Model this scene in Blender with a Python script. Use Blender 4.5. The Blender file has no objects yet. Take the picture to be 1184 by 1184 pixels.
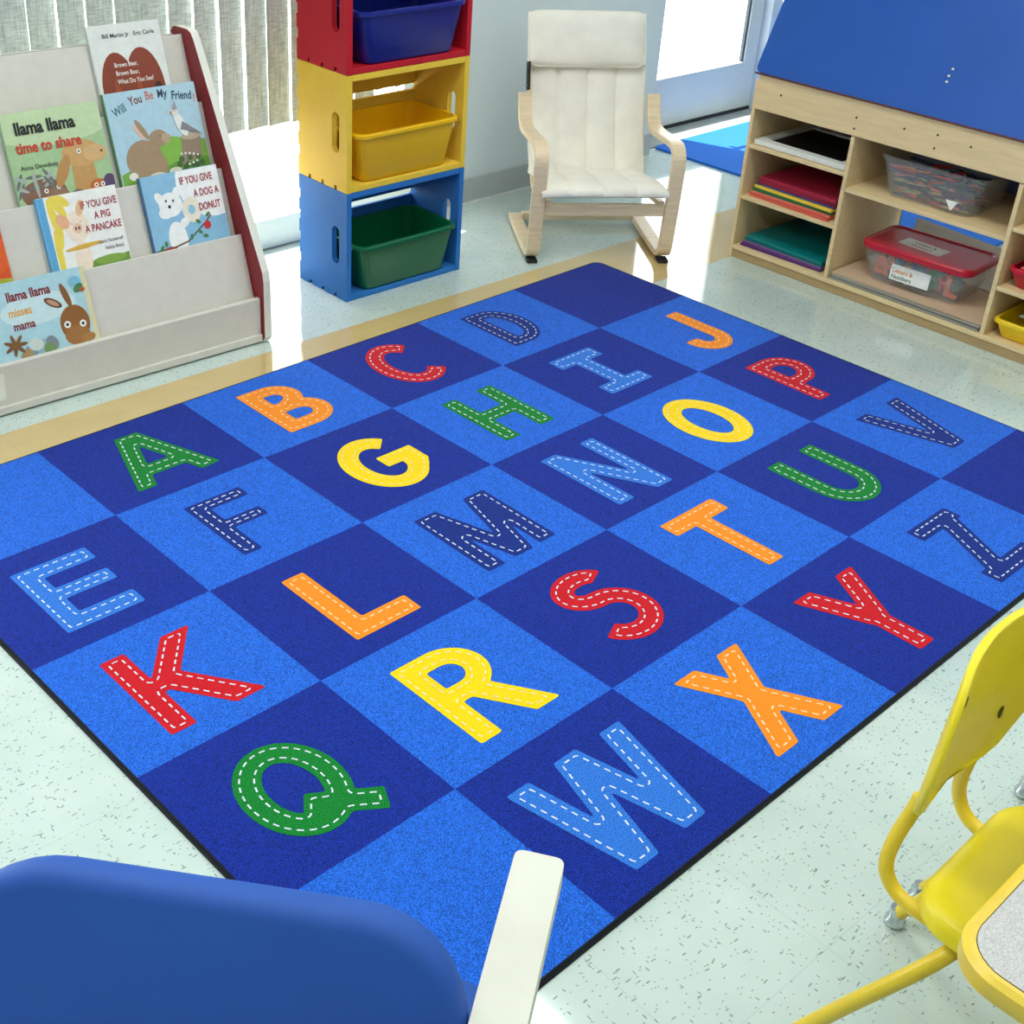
import bpy, bmesh, math, random
import numpy as np
from mathutils import Matrix, Vector
from mathutils.geometry import tessellate_polygon

# ------------------------------------------------------------------ camera, sky, sun, exposure
SC = bpy.context.scene
COL = SC.collection
R_ = math.radians
RNG = random.Random(7)

cam_d = bpy.data.cameras.new('camera')
cam = bpy.data.objects.new('camera', cam_d)
COL.objects.link(cam)
cam_d.sensor_fit = 'HORIZONTAL'
cam_d.sensor_width = 36.0
cam_d.lens = 1518.8 / 1184 * 36.0
cam_d.shift_x = 0.075
cam_d.shift_y = -0.05
cam_d.clip_start = 0.02
cam_d.clip_end = 200
_r = [(0.7373, -0.6744, 0.0384), (-0.3168, -0.3954, -0.8621), (0.5966, 0.6235, -0.5052)]
m3 = Matrix(((_r[0][0], -_r[1][0], -_r[2][0]), (_r[0][1], -_r[1][1], -_r[2][1]), (_r[0][2], -_r[1][2], -_r[2][2])))
cam.matrix_world = Matrix.Translation((-0.7881, -2.6699, 1.6463)) @ m3.to_4x4()
SC.camera = cam

world = bpy.data.worlds.new('sky')
SC.world = world
world.use_nodes = True
bg = world.node_tree.nodes['Background']
bg.inputs[0].default_value = (0.94, 0.98, 0.99, 1)
bg.inputs[1].default_value = 5.0

sun_d = bpy.data.lights.new('sun', 'SUN')
sun = bpy.data.objects.new('sun', sun_d)
COL.objects.link(sun)
sun_d.energy = 14.0
sun_d.angle = R_(0.6)
sun_d.color = (1.0, 0.97, 0.92)
sun.rotation_euler = Vector((0.305, -0.952, -2.63)).to_track_quat('-Z', 'Y').to_euler()

SC.view_settings.view_transform = 'Standard'
SC.view_settings.look = 'None'
SC.view_settings.gamma = 1.0
SC.view_settings.exposure = 0.0
LAMP_W = 17.0

# ------------------------------------------------------------------ materials
def lin(c):
    return tuple(((v / 255.0) / 12.92 if v / 255.0 <= 0.04045 else ((v / 255.0 + 0.055) / 1.055) ** 2.4) for v in c)

_MC = {}
def M(name, rgb, rough=0.5, noise=0.06, nscale=30.0, bump=0.0, bscale=200.0, metal=0.0, spec=0.5, coat=0.0, alpha=1.0, stretch=None, sheen=0.0):
    """procedural principled material with a little noise in the colour"""
    if name in _MC:
        return _MC[name]
    m = bpy.data.materials.new(name)
    m.use_nodes = True
    nt = m.node_tree
    b = nt.nodes['Principled BSDF']
    b.inputs['Roughness'].default_value = rough
    b.inputs['Metallic'].default_value = metal
    b.inputs['Specular IOR Level'].default_value = spec
    b.inputs['Coat Weight'].default_value = coat
    b.inputs['Coat Roughness'].default_value = 0.15
    b.inputs['Alpha'].default_value = alpha
    b.inputs['Sheen Weight'].default_value = sheen
    c = lin(rgb)
    tc = nt.nodes.new('ShaderNodeTexCoord')
    mp = nt.nodes.new('ShaderNodeMapping')
    if stretch:
        mp.inputs['Scale'].default_value = stretch
    nt.links.new(tc.outputs['Object'], mp.inputs[0])
    if noise > 0:
        n = nt.nodes.new('ShaderNodeTexNoise')
        n.inputs['Scale'].default_value = nscale
        n.inputs['Detail'].default_value = 4
        nt.links.new(mp.outputs[0], n.inputs['Vector'])
        r = nt.nodes.new('ShaderNodeValToRGB')
        r.color_ramp.elements[0].position = 0.3
        r.color_ramp.elements[1].position = 0.7
        r.color_ramp.elements[0].color = tuple(v * (1 - noise) for v in c) + (1,)
        r.color_ramp.elements[1].color = tuple(min(1, v * (1 + noise)) for v in c) + (1,)
        nt.links.new(n.outputs['Fac'], r.inputs[0])
        nt.links.new(r.outputs[0], b.inputs['Base Color'])
    else:
        b.inputs['Base Color'].default_value = c + (1,)
    if bump > 0:
        n2 = nt.nodes.new('ShaderNodeTexNoise')
        n2.inputs['Scale'].default_value = bscale
        nt.links.new(mp.outputs[0], n2.inputs['Vector'])
        bp = nt.nodes.new('ShaderNodeBump')
        bp.inputs['Strength'].default_value = bump
        bp.inputs['Distance'].default_value = 0.002
        nt.links.new(n2.outputs['Fac'], bp.inputs['Height'])
        nt.links.new(bp.outputs[0], b.inputs['Normal'])
    _MC[name] = m
    return m

def carpet(name, rgb, amount=0.6, rough=0.95):
    if name in _MC:
        return _MC[name]
    m = M(name, rgb, rough, noise=amount, nscale=520, bump=0.7, bscale=520, spec=0.12, sheen=0.1)
    for n_ in m.node_tree.nodes:
        if n_.bl_idname == 'ShaderNodeValToRGB':
            n_.color_ramp.elements[0].position = 0.38; n_.color_ramp.elements[1].position = 0.62
        if n_.bl_idname == 'ShaderNodeTexNoise':
            n_.inputs['Detail'].default_value = 2
    return m

def wood(name, rgb, amt=0.12, rough=0.45, stretch=(3, 40, 40)):
    return M(name, rgb, rough, noise=amt, nscale=3.0, stretch=stretch, coat=0.1)

def glass_mat(name='window glass', tint=(1, 1, 1), gl=0.06):
    if name in _MC:
        return _MC[name]
    m = bpy.data.materials.new(name); m.use_nodes = True
    nt = m.node_tree; nt.nodes.clear()
    o = nt.nodes.new('ShaderNodeOutputMaterial'); mx = nt.nodes.new('ShaderNodeMixShader')
    t = nt.nodes.new('ShaderNodeBsdfTransparent'); g = nt.nodes.new('ShaderNodeBsdfGlossy')
    t.inputs[0].default_value = tint + (1,); g.inputs['Roughness'].default_value = 0.02
    mx.inputs[0].default_value = gl
    nt.links.new(t.outputs[0], mx.inputs[1]); nt.links.new(g.outputs[0], mx.inputs[2]); nt.links.new(mx.outputs[0], o.inputs[0])
    _MC[name] = m
    return m

def clear_plastic(name, rgb=(225, 228, 230), opac=0.3):
    """slightly milky see-through plastic"""
    if name in _MC:
        return _MC[name]
    m = bpy.data.materials.new(name); m.use_nodes = True
    nt = m.node_tree; nt.nodes.clear()
    o = nt.nodes.new('ShaderNodeOutputMaterial'); mx = nt.nodes.new('ShaderNodeMixShader')
    t = nt.nodes.new('ShaderNodeBsdfTransparent'); g = nt.nodes.new('ShaderNodeBsdfPrincipled')
    g.inputs['Base Color'].default_value = lin(rgb) + (1,); g.inputs['Roughness'].default_value = 0.2
    n = nt.nodes.new('ShaderNodeTexNoise'); n.inputs['Scale'].default_value = 25
    mp = nt.nodes.new('ShaderNodeMapRange'); mp.inputs['To Min'].default_value = opac * 0.85; mp.inputs['To Max'].default_value = opac * 1.15
    nt.links.new(n.outputs['Fac'], mp.inputs['Value']); nt.links.new(mp.outputs[0], mx.inputs[0])
    nt.links.new(t.outputs[0], mx.inputs[1]); nt.links.new(g.outputs[0], mx.inputs[2]); nt.links.new(mx.outputs[0], o.inputs[0])
    _MC[name] = m
    return m

def slat_mat():
    if 'blind fabric' in _MC:
        return _MC['blind fabric']
    m = bpy.data.materials.new('blind fabric'); m.use_nodes = True
    nt = m.node_tree; nt.nodes.clear()
    o = nt.nodes.new('ShaderNodeOutputMaterial'); mx = nt.nodes.new('ShaderNodeMixShader')
    d = nt.nodes.new('ShaderNodeBsdfDiffuse'); t = nt.nodes.new('ShaderNodeBsdfTranslucent')
    tc = nt.nodes.new('ShaderNodeTexCoord')
    cols = []
    for sc in ((260, 260, 14), (30, 30, 240)):
        mp = nt.nodes.new('ShaderNodeMapping'); mp.inputs['Scale'].default_value = sc
        n = nt.nodes.new('ShaderNodeTexNoise'); n.inputs['Scale'].default_value = 1.0; n.inputs['Detail'].default_value = 3
        nt.links.new(tc.outputs['Object'], mp.inputs[0]); nt.links.new(mp.outputs[0], n.inputs['Vector'])
        cols.append(n)
    mm = nt.nodes.new('ShaderNodeMath'); mm.operation = 'ADD'
    nt.links.new(cols[0].outputs['Fac'], mm.inputs[0]); nt.links.new(cols[1].outputs['Fac'], mm.inputs[1])
    r = nt.nodes.new('ShaderNodeValToRGB')
    r.color_ramp.elements[0].position = 0.36; r.color_ramp.elements[1].position = 0.64
    r.color_ramp.elements[0].color = lin((166, 174, 169)) + (1,); r.color_ramp.elements[1].color = lin((220, 226, 220)) + (1,)
    hv = nt.nodes.new('ShaderNodeMath'); hv.operation = 'MULTIPLY'; hv.inputs[1].default_value = 0.5
    nt.links.new(mm.outputs[0], hv.inputs[0]); nt.links.new(hv.outputs[0], r.inputs[0])
    nt.links.new(r.outputs[0], d.inputs[0]); nt.links.new(r.outputs[0], t.inputs[0])
    mx.inputs[0].default_value = 0.2
    nt.links.new(d.outputs[0], mx.inputs[1]); nt.links.new(t.outputs[0], mx.inputs[2]); nt.links.new(mx.outputs[0], o.inputs[0])
    _MC['blind fabric'] = m
    return m

def floor_mat():
    m = bpy.data.materials.new('vinyl floor tile'); m.use_nodes = True
    nt = m.node_tree; N = nt.nodes.new; L = nt.links.new
    b = nt.nodes['Principled BSDF']
    b.inputs['Roughness'].default_value = 0.09
    b.inputs['Specular IOR Level'].default_value = 0.5
    b.inputs['Coat Weight'].default_value = 0.7; b.inputs['Coat Roughness'].default_value = 0.03
    tc = N('ShaderNodeTexCoord')
    sep = N('ShaderNodeSeparateXYZ'); L(tc.outputs['Object'], sep.inputs[0])
    def math_(op, a, bb=None, clamp=False):
        n = N('ShaderNodeMath'); n.operation = op; n.use_clamp = clamp
        for i, v in enumerate((a, bb)):
            if v is None: continue
            if hasattr(v, 'name') and hasattr(v, 'is_linked'): L(v, n.inputs[i])
            else: n.inputs[i].default_value = v
        return n.outputs[0]
    def mixc(f, a, bb):
        n = N('ShaderNodeMix'); n.data_type = 'RGBA'
        if hasattr(f, 'is_linked'): L(f, n.inputs[0])
        else: n.inputs[0].default_value = f
        for i, v in ((6, a), (7, bb)):
            if hasattr(v, 'is_linked'): L(v, n.inputs[i])
            else: n.inputs[i].default_value = lin(v) + (1,)
        return n.outputs[2]
    # clouds
    n1 = N('ShaderNodeTexNoise'); n1.inputs['Scale'].default_value = 9; n1.inputs['Detail'].default_value = 5; L(tc.outputs['Object'], n1.inputs['Vector'])
    base = mixc(n1.outputs['Fac'], (187, 206, 199), (209, 222, 216))
    tan = mixc(n1.outputs['Fac'], (196, 170, 112), (212, 188, 132))
    # tan strip of tiles
    up = math_('LESS_THAN', sep.outputs['Y'], 0.1585)
    dn = math_('GREATER_THAN', sep.outputs['Y'], -0.152)
    strip = math_('MULTIPLY', up, dn)
    # flecks: three layers of stretched cells, each rotated differently
    col = base
    for (sx, sy, rot, thr, keep, c) in ((22, 92, 0.5, 0.115, 0.80, (70, 92, 90)), (96, 26, 0.2, 0.105, 0.80, (66, 92, 98)), (40, 66, 1.1, 0.09, 0.82, (150, 128, 100)),
                                        (60, 130, 2.2, 0.12, 0.74, (92, 112, 106)), (14, 48, 2.6, 0.05, 0.80, (44, 58, 60))):
        mp = N('ShaderNodeMapping'); mp.inputs['Rotation'].default_value = (0, 0, rot); mp.inputs['Scale'].default_value = (sx, sy, 1)
        nz = N('ShaderNodeTexNoise'); nz.inputs['Scale'].default_value = 30; L(tc.outputs['Object'], nz.inputs['Vector'])
        ad = N('ShaderNodeMixRGB'); ad.blend_type = 'LINEAR_LIGHT'; ad.inputs[0].default_value = 0.006
        L(tc.outputs['Object'], ad.inputs[1]); L(nz.outputs['Color'], ad.inputs[2])
        L(ad.outputs[0], mp.inputs[0])
        v = N('ShaderNodeTexVoronoi'); v.voronoi_dimensions = '2D'; v.inputs['Scale'].default_value = 1.0; L(mp.outputs[0], v.inputs['Vector'])
        near = math_('LESS_THAN', v.outputs['Distance'], thr)
        sp = N('ShaderNodeSeparateColor'); L(v.outputs['Color'], sp.inputs[0])
        pick = math_('GREATER_THAN', sp.outputs[0], keep)
        f = math_('MULTIPLY', near, pick)
        f = math_('MULTIPLY', f, 0.62)
        col = mixc(f, col, c)
    col = mixc(strip, col, tan)
    # tile seams every 0.305 m
    seam = None
    for ax, off in (('X', 0.1), ('Y', 0.152)):
        a = math_('ADD', sep.outputs[ax], 30.5 + off)
        md = math_('MODULO', a, 0.3105 if ax == 'Y' else 0.305)
        s = math_('LESS_THAN', md, 0.0014)
        seam = s if seam is None else math_('MAXIMUM', seam, s)
    seam = math_('MULTIPLY', seam, 0.22)
    col = mixc(seam, col, (120, 132, 126))
    L(col, b.inputs['Base Color'])
    # polished, faintly wavy
    n3 = N('ShaderNodeTexNoise'); n3.inputs['Scale'].default_value = 6; L(tc.outputs['Object'], n3.inputs['Vector'])
    bp = N('ShaderNodeBump'); bp.inputs['Strength'].default_value = 0.05; bp.inputs['Distance'].default_value = 0.01
    L(n3.outputs['Fac'], bp.inputs['Height']); L(bp.outputs[0], b.inputs['Normal'])
    return m

def speckle_mat():
    m = bpy.data.materials.new('grey speckled laminate'); m.use_nodes = True
    nt = m.node_tree; N = nt.nodes.new; L = nt.links.new
    b = nt.nodes['Principled BSDF']; b.inputs['Roughness'].default_value = 0.45
    tc = N('ShaderNodeTexCoord'); v = N('ShaderNodeTexVoronoi'); v.inputs['Scale'].default_value = 700
    L(tc.outputs['Object'], v.inputs['Vector'])
    sp = N('ShaderNodeSeparateColor'); L(v.outputs['Color'], sp.inputs[0])
    r = N('ShaderNodeValToRGB'); r.color_ramp.elements[0].color = lin((172, 170, 168)) + (1,); r.color_ramp.elements[1].color = lin((206, 204, 202)) + (1,)
    L(sp.outputs[0], r.inputs[0]); L(r.outputs[0], b.inputs['Base Color'])
    return m

# ------------------------------------------------------------------ mesh helpers
class MB:
    """collects geometry for ONE mesh object"""
    def __init__(self):
        self.v = []; self.f = []; self.m = []
    def add(self, vs, fs, mi=0, T=None):
        o = len(self.v)
        if T is not None:
            vs = [tuple(T @ Vector(p)) for p in vs]
        self.v += [tuple(p) for p in vs]
        self.f += [tuple(i + o for i in f) for f in fs]
        self.m += [mi] * len(fs)
        return self
    def box(self, a, b, mi=0, T=None):
        x0, y0, z0 = a; x1, y1, z1 = b
        vs = [(x0, y0, z0), (x1, y0, z0), (x1, y1, z0), (x0, y1, z0), (x0, y0, z1), (x1, y0, z1), (x1, y1, z1), (x0, y1, z1)]
        return self.add(vs, [(3, 2, 1, 0), (4, 5, 6, 7), (0, 1, 5, 4), (1, 2, 6, 5), (2, 3, 7, 6), (3, 0, 4, 7)], mi, T)
    def prism(self, outer, holes=(), z0=0.0, z1=0.01, mi=0, T=None, mi_side=None):
        loops = [list(outer)] + [list(h) for h in holes]
        flat = [p for l in loops for p in l]
        tris = tessellate_polygon([[Vector((p[0], p[1], 0)) for p in l] for l in loops])
        n = len(flat)
        vs = [(p[0], p[1], z0) for p in flat] + [(p[0], p[1], z1) for p in flat]
        fs, ms = [], []
        for t in tris:
            a, b, c = (flat[i] for i in t)
            ar = (b[0] - a[0]) * (c[1] - a[1]) - (b[1] - a[1]) * (c[0] - a[0])
            if abs(ar) < 1e-14: continue
            t = tuple(t) if ar > 0 else (t[0], t[2], t[1])
            fs.append(tuple(i + n for i in t)); fs.append((t[2], t[1], t[0]))
        k = len(fs); o = 0
        for li, l in enumerate(loops):
            A = sum(l[i][0] * l[(i + 1) % len(l)][1] - l[(i + 1) % len(l)][0] * l[i][1] for i in range(len(l)))
            ccw = (A > 0) == (li == 0)
            for i in range(len(l)):
                j = (i + 1) % len(l)
                q = (o + i, o + j, o + j + n, o + i + n)
                fs.append(q if ccw else q[::-1])
            o += len(l)
        start = len(self.m)
        self.add(vs, fs, mi, T)
        if mi_side is not None:
            for q in range(start + k, len(self.m)): self.m[q] = mi_side
        return self
    def flat(self, outer, holes=(), z=0.0, mi=0, T=None):
        loops = [list(outer)] + [list(h) for h in holes]
        flat = [p for l in loops for p in l]
        tris = tessellate_polygon([[Vector((p[0], p[1], 0)) for p in l] for l in loops])
        fs = []
        for t in tris:
            a, b, c = (flat[i] for i in t)
            ar = (b[0] - a[0]) * (c[1] - a[1]) - (b[1] - a[1]) * (c[0] - a[0])
            if abs(ar) < 1e-14: continue
            fs.append(tuple(t) if ar > 0 else (t[0], t[2], t[1]))
        return self.add([(p[0], p[1], z) for p in flat], fs, mi, T)
    def loft(self, rings, mi=0, T=None, caps=True, closed=True):
        n = len(rings[0]); vs = [p for r in rings for p in r]; fs = []
        for k in range(len(rings) - 1):
            for i in range(n if closed else n - 1):
                j = (i + 1) % n
                fs.append((k * n + i, k * n + j, (k + 1) * n + j, (k + 1) * n + i))
        if caps:
            fs.append(tuple(range(n))[::-1]); fs.append(tuple((len(rings) - 1) * n + i for i in range(n)))
        return self.add(vs, fs, mi, T)
    def tube(self, path, r, seg=12, mi=0, T=None, smooth=0):
        pts = [Vector(p) for p in path]
        for _ in range(smooth):
            q = [pts[0]]
            for a, b in zip(pts, pts[1:]):
                q += [a * 0.75 + b * 0.25, a * 0.25 + b * 0.75]
            pts = q + [pts[-1]]
        rr = r if isinstance(r, (list, tuple)) else [r] * len(pts)
        rings = []; up = None
        for i, p in enumerate(pts):
            d = (pts[min(i + 1, len(pts) - 1)] - pts[max(i - 1, 0)]).normalized()
            if up is None:
                up = Vector((0, 0, 1)) if abs(d.z) < 0.9 else Vector((1, 0, 0))
            s = d.cross(up).normalized(); up = s.cross(d).normalized()
            rad = rr[i] if i < len(rr) else rr[-1]
            rings.append([tuple(p + s * math.cos(2 * math.pi * k / seg) * rad + up * math.sin(2 * math.pi * k / seg) * rad) for k in range(seg)])
        return self.loft(rings, mi, T)
    def lathe(self, prof, seg=24, mi=0, T=None):
        rings = [[(r * math.cos(2 * math.pi * k / seg), r * math.sin(2 * math.pi * k / seg), z) for k in range(seg)] for r, z in prof]
        return self.loft(rings, mi, T)
    def strip(self, path, w, t, x0=0.0, mi=0, T=None, smooth=0):
        """flat bentwood band: path in (y,z), width w along x about x0, thickness t"""
        pts = [Vector((p[0], p[1])) for p in path]
        for _ in range(smooth):
            q = [pts[0]]
            for a, b in zip(pts, pts[1:]):
                q += [a * 0.75 + b * 0.25, a * 0.25 + b * 0.75]
            pts = q + [pts[-1]]
        rings = []
        for i, p in enumerate(pts):
            d = (pts[min(i + 1, len(pts) - 1)] - pts[max(i - 1, 0)]).normalized()
            n = Vector((-d.y, d.x)) * t / 2
            a, b = p + n, p - n
            rings.append([(x0 - w / 2, a.x, a.y), (x0 + w / 2, a.x, a.y), (x0 + w / 2, b.x, b.y), (x0 - w / 2, b.x, b.y)])
        return self.loft(rings, mi, T)
    def build(self, name, mats, parent=None, smooth=False, bevel=0.0, bseg=2, subsurf=0, weld=False):
        me = bpy.data.meshes.new(name)
        me.from_pydata(self.v, [], self.f)
        mats = mats if isinstance(mats, (list, tuple)) else [mats]
        for m in mats: me.materials.append(m)
        me.polygons.foreach_set('material_index', self.m)
        me.update()
        bm = bmesh.new(); bm.from_mesh(me)
        if weld: bmesh.ops.remove_doubles(bm, verts=bm.verts, dist=1e-5)
        if smooth or weld: bmesh.ops.recalc_face_normals(bm, faces=bm.faces)
        bm.to_mesh(me); bm.free()
        o = bpy.data.objects.new(name, me)
        COL.objects.link(o)
        if smooth:
            me.polygons.foreach_set('use_smooth', [True] * len(me.polygons))
            try: me.set_sharp_from_angle(angle=R_(40))
            except Exception: pass
        if bevel > 0:
            b = o.modifiers.new('bevel', 'BEVEL'); b.width = bevel; b.segments = bseg; b.limit_method = 'ANGLE'; b.angle_limit = R_(35)
        if subsurf:
            s = o.modifiers.new('subsurf', 'SUBSURF'); s.levels = subsurf; s.render_levels = subsurf
        if parent is not None: o.parent = parent
        return o

def rrect(x0, y0, x1, y1, r, n=6):
    rs = r if isinstance(r, (list, tuple)) else [r] * 4
    pts = []
    for (cx, cy, a0, rr) in ((x1 - rs[0], y1 - rs[0], 0, rs[0]), (x0 + rs[1], y1 - rs[1], 90, rs[1]), (x0 + rs[2], y0 + rs[2], 180, rs[2]), (x1 - rs[3], y0 + rs[3], 270, rs[3])):
        for k in range(n + 1):
            a = R_(a0 + 90 * k / n)
            pts.append((cx + rr * math.cos(a), cy + rr * math.sin(a)))
    return pts

def ellipse(cx, cy, rx, ry, n=28, rot=0.0):
    c, s = math.cos(rot), math.sin(rot)
    return [(cx + rx * math.cos(2 * math.pi * k / n) * c - ry * math.sin(2 * math.pi * k / n) * s,
             cy + rx * math.cos(2 * math.pi * k / n) * s + ry * math.sin(2 * math.pi * k / n) * c) for k in range(n)]

def tag(o, label=None, cat=None, group=None, kind=None):
    if label: o['label'] = label
    if cat: o['category'] = cat
    if group: o['group'] = group
    if kind: o['kind'] = kind
    return o

def thing(name, loc, rz, label, cat, group=None):
    o = bpy.data.objects.new(name, None)
    o.empty_display_size = 0.05
    COL.objects.link(o)
    o.location = loc; o.rotation_euler = (0, 0, rz)
    return tag(o, label, cat, group)

def struct(o):
    o['kind'] = 'structure'
    return o

def copy_tree(o, parent=None):
    c = o.copy(); COL.objects.link(c)
    if parent is not None: c.parent = parent
    for ch in list(o.children): copy_tree(ch, c)
    return c

YZ = Matrix(((0, 0, 1, 0), (1, 0, 0, 0), (0, 1, 0, 0), (0, 0, 0, 1)))   # (a,b,c) -> (x=c, y=a, z=b)
XZ = Matrix(((1, 0, 0, 0), (0, 0, -1, 0), (0, 1, 0, 0), (0, 0, 0, 1)))  # (a,b,c) -> (x=a, y=-c, z=b)

def text_mesh(s, size, bold=0.0, shear=0.0, align='CENTER', spacing=1.0):
    cu = bpy.data.curves.new('lettering', 'FONT')
    cu.body = s; cu.size = size; cu.align_x = align; cu.offset = bold * size; cu.shear = shear
    cu.resolution_u = 3; cu.space_character = spacing
    ob = bpy.data.objects.new('lettering', cu)
    me = ob.to_mesh()
    vs = [tuple(v.co) for v in me.vertices]; fs = [tuple(p.vertices) for p in me.polygons]
    ob.to_mesh_clear()
    bpy.data.objects.remove(ob); bpy.data.curves.remove(cu)
    return vs, fs

# ------------------------------------------------------------------ room
RA = R_(-1.6)
PIV = Vector((1.7, 0.722, 0))
ROOM = Matrix.Translation(PIV) @ Matrix.Rotation(RA, 4, 'Z')     # room frame: x along the window wall, y outward, origin on the wall
def place_room(o):
    o.matrix_world = ROOM
    return o

white_wall = M('wall paint', (214, 226, 228), 0.6, noise=0.02, nscale=4)
base_grey = M('baseboard vinyl', (178, 186, 186), 0.45, noise=0.03)
alu = M('painted aluminium frame', (216, 220, 208), 0.4, noise=0.02)
alu_light = M('pale aluminium frame', (205, 216, 220), 0.4, noise=0.02)

fl = MB().flat([(-6, -8), (6, -8), (6, 1.0), (-6, 1.0)], z=0.0)
o = struct(fl.build('floor', floor_mat())); o.location = (1.4, -0.05, 0); o.rotation_euler = (0, 0, R_(-1.75))
g = MB().box((-30, 0.9, -0.14), (30, 40, -0.06))
o = struct(place_room(g.build('ground', M('concrete outside', (205, 205, 200), 0.9, noise=0.08, nscale=3))))

H = 2.75
w = MB()   # window wall, in room coordinates (x from 1.7)
w.box((-3.2, 0.0, 2.25), (0.60, 0.14, H))          # above window
w.box((-5.0, 0.0, 0.0), (-3.2, 0.14, H))           # left of window
w.box((0.60, 0.0, 0.0), (1.86, 0.14, H))           # solid wall right of window
w.box((1.78, 0.14, 0.0), (1.86, 0.19, H))          # jog
w.box((1.86, 0.19, 0.0), (1.97, 0.30, H))
w.box((1.97, 0.19, 2.15), (2.86, 0.30, H))
w.box((2.86, 0.19, 2.15), (4.2, 0.30, H))
w.box((3.9, 0.19, 0.0), (4.2, 0.30, 2.15))
struct(place_room(w.build('wall_back', white_wall)))
struct(place_room(MB().box((-5.1, -7.6, 0), (-5.0, 0.14, H)).build('wall_left', white_wall)))
struct(place_room(MB().box((4.2, -7.6, 0), (4.3, 0.30, H)).build('wall_right', white_wall)))
struct(place_room(MB().box((-5.0, -7.7, 0), (4.2, -7.6, H)).build('wall_front', white_wall)))
struct(place_room(MB().box((-5.1, -7.7, H), (4.3, 0.35, H + 0.1)).build('ceiling', M('ceiling tile', (232, 233, 230), 0.9, noise=0.03))))
bb = MB().box((0.60, -0.008, 0.004), (1.86, -0.0005, 0.095)).box((0.60, -0.012, 0.0), (1.86, -0.0005, 0.006), 1)
struct(place_room(bb.build('baseboard_back', [base_grey, M('white caulk', (225, 230, 230), 0.5)])))

# window behind the blinds
def frame_piece(mb, a, b): mb.box(a, b)
wf = MB()
wf.box((-3.2, 0.03, 0.005), (0.60, 0.10, 0.107)).box((-3.2, 0.03, 2.19), (0.60, 0.10, 2.25))
for x in (-3.2, -1.9, -0.6, 0.545): wf.box((x, 0.03, 0.107), (x + 0.055, 0.10, 2.19))
win = struct(place_room(wf.build('window_1', alu, bevel=0.003)))
o = MB().box((-3.145, 0.062, 0.107), (0.545, 0.068, 2.19)).build('window_pane', glass_mat(), win)

# glass door
dr = MB()
dr.box((1.975, 0.215, 0.018), (2.07, 0.262, 2.1)).box((2.735, 0.215, 0.018), (2.825, 0.262, 2.1))
dr.box((2.07, 0.215, 0.018), (2.735, 0.262, 0.232)).box((2.07, 0.215, 2.0), (2.735, 0.262, 2.1))
door = struct(place_room(dr.build('door_1', alu, bevel=0.003)))
MB().box((2.07, 0.236, 0.232), (2.735, 0.242, 2.0)).build('door_glass', glass_mat(), door)
gs = MB()
for a, b in (((2.722, 0.222, 0.232), (2.735, 0.236, 2.0)), ((2.07, 0.222, 0.232), (2.083, 0.236, 2.0))): gs.box(a, b)
gs.build('glazing_bead', M('dark gasket', (66, 78, 84), 0.6), door)
MB().box((1.976, 0.212, 0.0005), (2.824, 0.262, 0.0178)).build('door_gap_strip', M('dark door gap', (40, 46, 50), 0.7), door)  # added dark strip stands for the shaded gap under the door
gs = MB().box((2.7, 0.205, 0.95), (2.78, 0.214, 1.02)).box((2.1, 0.17, 0.97), (2.76, 0.185, 1.0)).box((2.11, 0.185, 0.975), (2.13, 0.214, 0.995))
gs.build('push_bar', M('brushed steel', (170, 176, 180), 0.3, metal=1.0), door)
tr = MB().box((2.828, 0.17, 0.0), (2.90, 0.28, 2.14)).box((1.9, 0.17, 2.1), (2.828, 0.28, 2.15))
struct(place_room(tr.build('trim_1', alu_light, bevel=0.004)))
tr = MB().box((1.95, 0.06, 0.0), (2.88, 0.21, 0.006))
struct(place_room(tr.build('trim_2', M('worn aluminium threshold', (150, 158, 158), 0.4, noise=0.15, nscale=14), bevel=0.003)))
# side window with pale curtains right of the door
sf = MB().box((2.90, 0.2, 0.0), (3.9, 0.27, 0.1)).box((2.90, 0.2, 2.08), (3.9, 0.27, 2.15)).box((3.84, 0.2, 0.1), (3.9, 0.27, 2.08))
win2 = struct(place_room(sf.build('window_2', alu_light, bevel=0.003)))
MB().box((2.90, 0.23, 0.1), (3.84, 0.236, 2.08)).build('window_pane', glass_mat(), win2)

def fold_curtain():
    mb = MB(); pts = []
    n = 160
    for k in range(n + 1):
        x = 2.91 + 0.93 * k / n
        pts.append((x, 0.15 + 0.016 * math.sin(k * 0.62) + 0.006 * math.sin(k * 0.23 + 1)))
    rings = [[(p[0], p[1], z) for p in pts] + [(p[0], p[1] + 0.002, z) for p in reversed(pts)] for z in (0.09, 2.1)]
    mb.loft(rings)
    return mb
cm = bpy.data.materials.new('sheer curtain'); cm.use_nodes = True
nt = cm.node_tree; nt.nodes.clear()
oo = nt.nodes.new('ShaderNodeOutputMaterial'); mx = nt.nodes.new('ShaderNodeMixShader'); dd = nt.nodes.new('ShaderNodeBsdfDiffuse'); tt = nt.nodes.new('ShaderNodeBsdfTranslucent')
nz = nt.nodes.new('ShaderNodeTexNoise'); nz.inputs['Scale'].default_value = 300
rr = nt.nodes.new('ShaderNodeValToRGB'); rr.color_ramp.elements[0].color = (0.7, 0.76, 0.78, 1); rr.color_ramp.elements[1].color = (0.85, 0.9, 0.92, 1)
nt.links.new(nz.outputs['Fac'], rr.inputs[0]); nt.links.new(rr.outputs[0], dd.inputs[0]); nt.links.new(rr.outputs[0], tt.inputs[0])
mx.inputs[0].default_value = 0.3
nt.links.new(dd.outputs[0], mx.inputs[1]); nt.links.new(tt.outputs[0], mx.inputs[2]); nt.links.new(mx.outputs[0], oo.inputs[0])
cu = fold_curtain().build('curtain', cm, smooth=True)
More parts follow.
